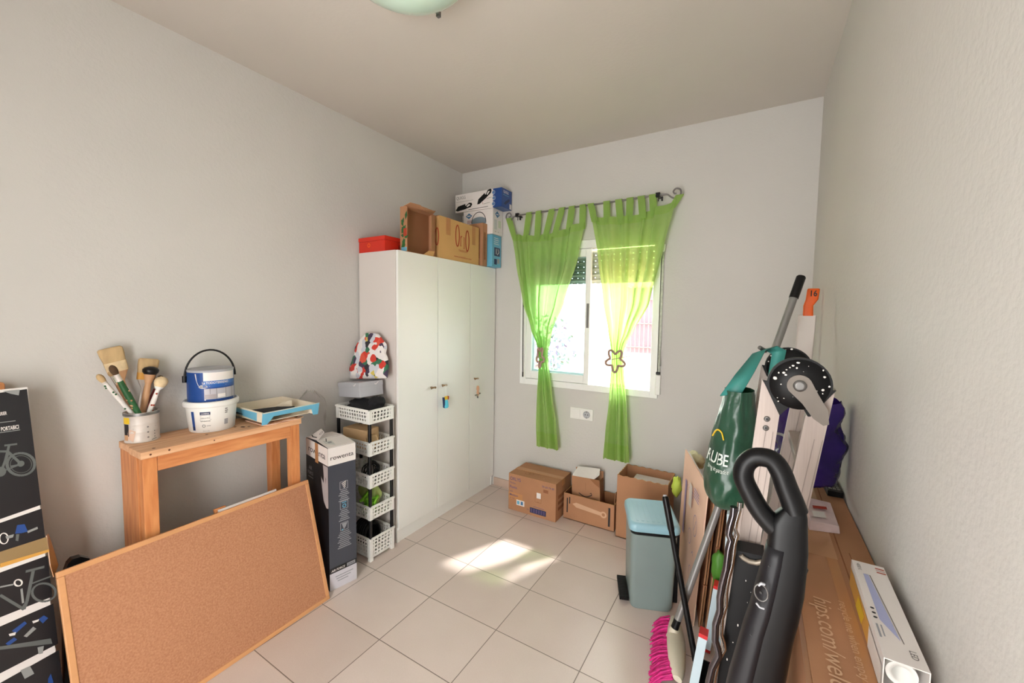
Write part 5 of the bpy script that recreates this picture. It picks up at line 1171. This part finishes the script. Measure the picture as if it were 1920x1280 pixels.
poly = [C0+p_*.0225*math.cos(a)-d*.0225*math.sin(a) for a in [PI*k/12 for k in range(13)]]
poly += [C0-p_*.019+d*.03, E-p_*.017-d*.02, E-p_*.004+d*.006, E+p_*.006+d*.004, E+p_*.014-d*.016, C0+p_*.015+d*.035]
mb.prism(poly, (0, -.008, 0), mat('grey_lever', (118, 109, 100), .5, var=.08, scale=20)); mb.lathe([(.012, 0), (.012, .004), (.007, .005)], (c.x, y-.008, c.z), iron_m, 20, axis=(0, -1, 0)); mb.build('lock_lever', h_)
mb, c2 = hinge(YF+.03); mb.build('hinge', ld)
# black outer section of the ladder's near leg, with its wire lock
mb = MB()
la, lb2, ra_, rb2 = P3(1383, 1012, YN-.012), P3(1343, 1282, YN-.012), P3(1432, 1022, YN-.012), P3(1402, 1282, YN-.012)
def toz(a, b, z=.001): k = (a.z-z)/(a.z-b.z); return a+(b-a)*k
lz, rz = toz(la, lb2), toz(ra_, rb2)
mb.prism([la, ra_, rz, lz], (0, -.05, 0), blackm_m)
for k in range(14):
    t_ = random.uniform(.05, .5); s_ = random.uniform(.15, .85); p = la.lerp(lz, t_).lerp(ra_.lerp(rz, t_), s_); w_ = random.uniform(.0006, .0014); mb.blob(p+V((0, -.05, 0)), (w_, .001, w_*random.uniform(1, 2.5)), speck_m, .2, 2, k, 8, 5)
sl = mb.build('black_sleeve', ld, bevel=.003)
mb = MB(); q = [P3(a, b, YN-.065) for a, b in ((1389, 1040), (1393, 1045), (1404, 1052), (1418, 1055), (1433, 1052))]; mb.tube(q, .0055, mat('dull_wire', (150, 140, 126), .45, .5), 8)
mb.build('lock_pin', sl)
# chrome folding frame at its left
cf = thing('chrome_frame', 'bent chrome tube frame standing left of the ladder under the green bag', 'frame', (-.08, .97, 0))
def cm(pts, y): return [ony(a, b, y) for a, b in pts]
path = cm([(1376, 950), (1375, 965), (1369, 985), (1366, 1000), (1371, 1012), (1366, 1030), (1362, 1065), (1354, 1095), (1350, 1120), (1350, 1145), (1342, 1170), (1341, 1200), (1346, 1216), (1348, 1228), (1336, 1250), (1329, 1280)], .965)
end = V((-.115, .965, .008)); d0 = path[-1]; path += [d0.lerp(end, k/5) for k in range(1, 6)]
mb = MB(); mb.tube(path, .0075, mat('dark_chrome', (96, 92, 96), .12, .9), 10); mb.build('front_tube', cf)
mb = MB(); mb.tube([p+V((.010, .022, .004)) for p in path], .005, chrome_m, 10); mb.build('rear_tube', cf)

# green bag hung on the ladder
gb = thing('green_bag', 'dark green plastic carrier bag hanging on the left of the ladder', 'bag', (-.075, 1.27, .96))
mb = MB(); gc = V((-.050, 1.265, .972))
def gf(a_, t_):
    a = 2*PI*a_; k = (1-(1-min(1, t_/.26))**2.4)**.55*.985+.015 if t_ < .26 else 1-.46*((t_-.26)/.74)**1.25
    d = V((math.cos(a), math.sin(a), 0)); nz_ = 1+.1*noise.noise(V((d.x*2+5, d.y*2, t_*4)))+.07*noise.noise(V((d.x*8, d.y*8, t_*9)))
    return gc+V((d.x*.066*k*nz_+.016*t_, d.y*.105*k*nz_, .335*t_))
mb.grid(gf, 56, 48, gbag_m, True, True)
mb.add([gf(k/24, 0) for k in range(24)], [tuple(range(23, -1, -1))], gbag_m)
def gtext(t, a0, tz, size, m, sx=1, bold=0):
    vs, fs, x0, x1 = text_mesh(t, bold); out = []
    for q in vs:
        aa = a0+(q.x-x0)*size*sx; p = gf(aa, tz+q.y*size*2.2)
        c0 = V((gc.x+.012*tz, gc.y, p.z)); r = (p-c0).normalized(); out.append(p+r*.003)
    mb.add(out, fs, m)
gw = mat('white_bag_print', (214, 222, 214), .4)
gtext('RUBE', .575, .43, .058, gw, 1.2, .005); gtext('living in paradise', .60, .375, .022, gw, 1.0)
p = [gf(.58+.1*k/8, .62+.07*math.sin(PI*k/8)) for k in range(9)]; mb.tube([q+(q-V((gc.x, gc.y, q.z))).normalized()*.003 for q in p], .0022, yellow_m, 5)
mb.build('bag_body', gb)
mb = MB(); pts = [(ony(1372, 740, 1.22), .05), (ony(1398, 700, 1.27), .045), (ony(1424, 660, 1.33), .03), (ony(1446, 652, 1.372), .03), (ony(1462, 660, 1.378), .034), (ony(1454, 700, 1.376), .032), (ony(1446, 738, 1.372), .028)]
vs = []
for (p, w_) in pts: vs += [p+V((-w_*.55, 0, -.006)), p+V((w_*.45, 0, .006))]
mb.add(vs, [(2*i, 2*i+1, 2*i+3, 2*i+2) for i in range(len(pts)-1)], teal_m, True); mb.build('strap', gb, solid=.003)
mb = MB(); mb.tube([ony(1424, 651, 1.36), ony(1436, 658, 1.38)], .006, iron_m, 8); mb.build('toggle', gb)

# ================================================================== UPRIGHT FLOOR CLEANER
vc = thing('floor_cleaner', 'black upright stick floor cleaner with loop handle in the foreground', 'floor cleaner', (.0, .74, 0))
YV = .80
hp = [(1464, 996), (1446, 981), (1424, 955), (1407, 925), (1394, 895), (1397, 872), (1412, 858), (1432, 857), (1450, 864), (1464, 885), (1474, 912), (1484, 937), (1492, 960)]
P = []
pts = [ony(a, b, YV) for a, b in hp]
for i in range(len(pts)-1):
    p0, p1, p2, p3 = [pts[max(0, min(len(pts)-1, i+k))] for k in (-1, 0, 1, 2)]
    for k in range(4):
        t_ = k/4; P.append(.5*((2*p1)+(p2-p0)*t_+(2*p0-5*p1+4*p2-p3)*t_**2+(3*p1-p0-3*p2+p3)*t_**3))
P.append(pts[-1])
vac_m = mat('charcoal_plastic', (9, 9, 11), .42, var=.08, scale=8, spec=.28); vac2 = mat('charcoal_cover', (24, 23, 27), .45, var=.06, scale=8, spec=.3)
mb = MB(); N = len(P); mb.tube(P, [.0178-.002*math.sin(PI*k/(N-1)) for k in range(N)], vac_m, 16)
mb.tube([ony(1446, 975, YV), ony(1462, 972, YV), ony(1476, 958, YV), ony(1480, 944, YV)], [.008, .011, .009, .005], mat('grey_trigger', (120, 116, 118), .3), 12); mb.build('loop_handle', vc)
cl = [(1495, 936, 8), (1491, 950, 19), (1484, 965, 29), (1478, 980, 35), (1477, 1000, 36.5), (1476, 1025, 38), (1472, 1050, 40), (1462, 1100, 45), (1451, 1145, 46.5), (1440, 1180, 48), (1416, 1280, 54)]
C = [(ony(a, b, YV), r) for a, b, r in cl]; sc_ = (ony(1500, 1000, YV)-ony(1400, 1000, YV)).x/100
dz = C[-1][0]-C[-2][0]; 
low = C[-1][0]+dz*((C[-1][0].z-.09)/(-dz.z)); C.append((C[-1][0].lerp(low, .5), 58)); C.append((low, 50))
def oval(c, a, b, n=28, e=.6):
    o = []
    for k in range(n):
        t_ = 2*PI*k/n; x = math.copysign(abs(math.cos(t_))**e, math.cos(t_)); y = math.copysign(abs(math.sin(t_))**e, math.sin(t_)); o.append(c+V((a*x, b*y, 0)))
    return o
mb = MB(); mb.loft([oval(c, r*sc_, r*sc_*.75) for c, r in C], vac_m); bd = mb.build('body', vc)
mb = MB()                                                   # paler front cover on the left half
rows = []
for c, r in C[5:]:
    a, b = r*sc_*1.006, r*sc_*.75*1.006
    rows.append([c+V((a*(math.copysign(abs(math.cos(t_))**.6, math.cos(t_))), b*(math.copysign(abs(math.sin(t_))**.6, math.sin(t_))), 0)) for t_ in [PI*(.62+.86*k/14) for k in range(15)]])
vs = [p for r in rows for p in r]; mb.add(vs, [(i*15+k, i*15+k+1, (i+1)*15+k+1, (i+1)*15+k) for i in range(len(rows)-1) for k in range(14)], vac2, True); fc_ = mb.build('front_cover', bd, solid=.0012)
for px, py, w_ in ((1442, 1061, 2.2), (1408, 1190, 2.4)):
    mb = MB(); p = ony(px, py, YV-.034); mb.lathe([(w_*sc_, 0), (w_*sc_*.8, .001)], p, ink_m, 10, axis=(-.3, -1, 0)); mb.build('screw_hole', fc_)
p = ony(1427, 1110, YV-.036)
mb = MB(); mb.tube([p+V((math.cos(a)*.0095-.001*math.sin(a), -.001, math.sin(a)*.014)) for a in [2*PI*k/20 for k in range(20)]], .0012, iron_m, 6, True); mb.build('switch_ring', fc_)
mb = MB(); mb.lathe([(.003, 0), (.002, .002)], p, ink_m, 10, axis=(-.3, -1, 0)); mb.build('switch', fc_)
mb = MB(); mb.tube([ony(1418, 1130, YV-.037), ony(1424, 1138, YV-.038), ony(1433, 1141, YV-.037)], .0016, silver_m, 6); mb.build('mark', fc_)
mb = MB(); mb.tube([ony(1422, 1097, YV-.036), ony(1428, 1093, YV-.037), ony(1434, 1096, YV-.036)], .0022, silver_m, 6); mb.build('mark', fc_)
mb = MB(); p = ony(1497, 1060, YV); mb.tube([p+V((-.004, -.0, .012)), p+V((.006, 0, -.004)), p+V((.002, 0, -.016))], .008, black_m, 10); mb.build('cord_hook', bd)
mb = MB(); mb.hexa([(low.x-.13, YV-.12, .002), (low.x+.10, YV-.12, .002), (low.x+.10, YV+.05, .002), (low.x-.13, YV+.05, .002)], [(low.x-.11, YV-.1, .06), (low.x+.085, YV-.1, .06), (low.x+.07, YV+.04, .10), (low.x-.09, YV+.04, .10)], vac_m); mb.build('floor_head', vc, bevel=.01)

# ================================================================== LIGHT, WORLD, CAMERA
w = bpy.data.worlds.new('World'); sc.world = w; w.use_nodes = True
bg = w.node_tree.nodes['Background']; bg.inputs[0].default_value = (1, .992, .975, 1); bg.inputs[1].default_value = 13.0
def light(name, kind, loc, energy, **k):
    d = bpy.data.lights.new(name, kind); d.energy = energy; o = bpy.data.objects.new(name, d); COL.objects.link(o); o.location = loc
    for a, b in k.items(): setattr(d, a, b)
    return o
def aim(o, d): o.rotation_euler = V(d).to_track_quat('-Z', 'Y').to_euler()
sun = light('sun', 'SUN', (2, 6, 6), 7.0, angle=math.radians(2.5), color=(1, .96, .9)); aim(sun, (-.30, -.70, -1))
po = light('window_portal', 'AREA', ((HX0+HX1)/2, DY+.16, (HZ0+1.78)/2), 1, shape='RECTANGLE', size=1.0, size_y=.85); aim(po, (0, -1, 0)); po.data.cycles.is_portal = True
rear_fill = light('rear_fill_light', 'AREA', (-.55, YB-.5, 1.5), 9, shape='RECTANGLE', size=.8, size_y=1.6, color=(1, .95, .9)); aim(rear_fill, (-.25, 1, .02))  # added interior fill from behind the camera, no actual lamp there
room = light('room_fill_light', 'POINT', (-1.085, 1.045, 2.45), 1.5, shadow_soft_size=.18, color=(1, .95, .9))  # added weak fill below the ceiling fixture, which is itself unlit
cam = bpy.data.cameras.new('Camera'); co = bpy.data.objects.new('Camera', cam); COL.objects.link(co)
cam.sensor_fit = 'HORIZONTAL'; cam.sensor_width = 36; cam.lens = 36*FPX/1920; cam.clip_start = .02; cam.clip_end = 100
co.matrix_world = Matrix((( _R.x, _U.x, -_F.x, 0), (_R.y, _U.y, -_F.y, 0), (_R.z, _U.z, -_F.z, CAMH), (0, 0, 0, 1)))
sc.camera = co
sc.view_settings.view_transform = 'Standard'; sc.view_settings.look = 'None'; sc.view_settings.exposure = -.12; sc.view_settings.gamma = 1
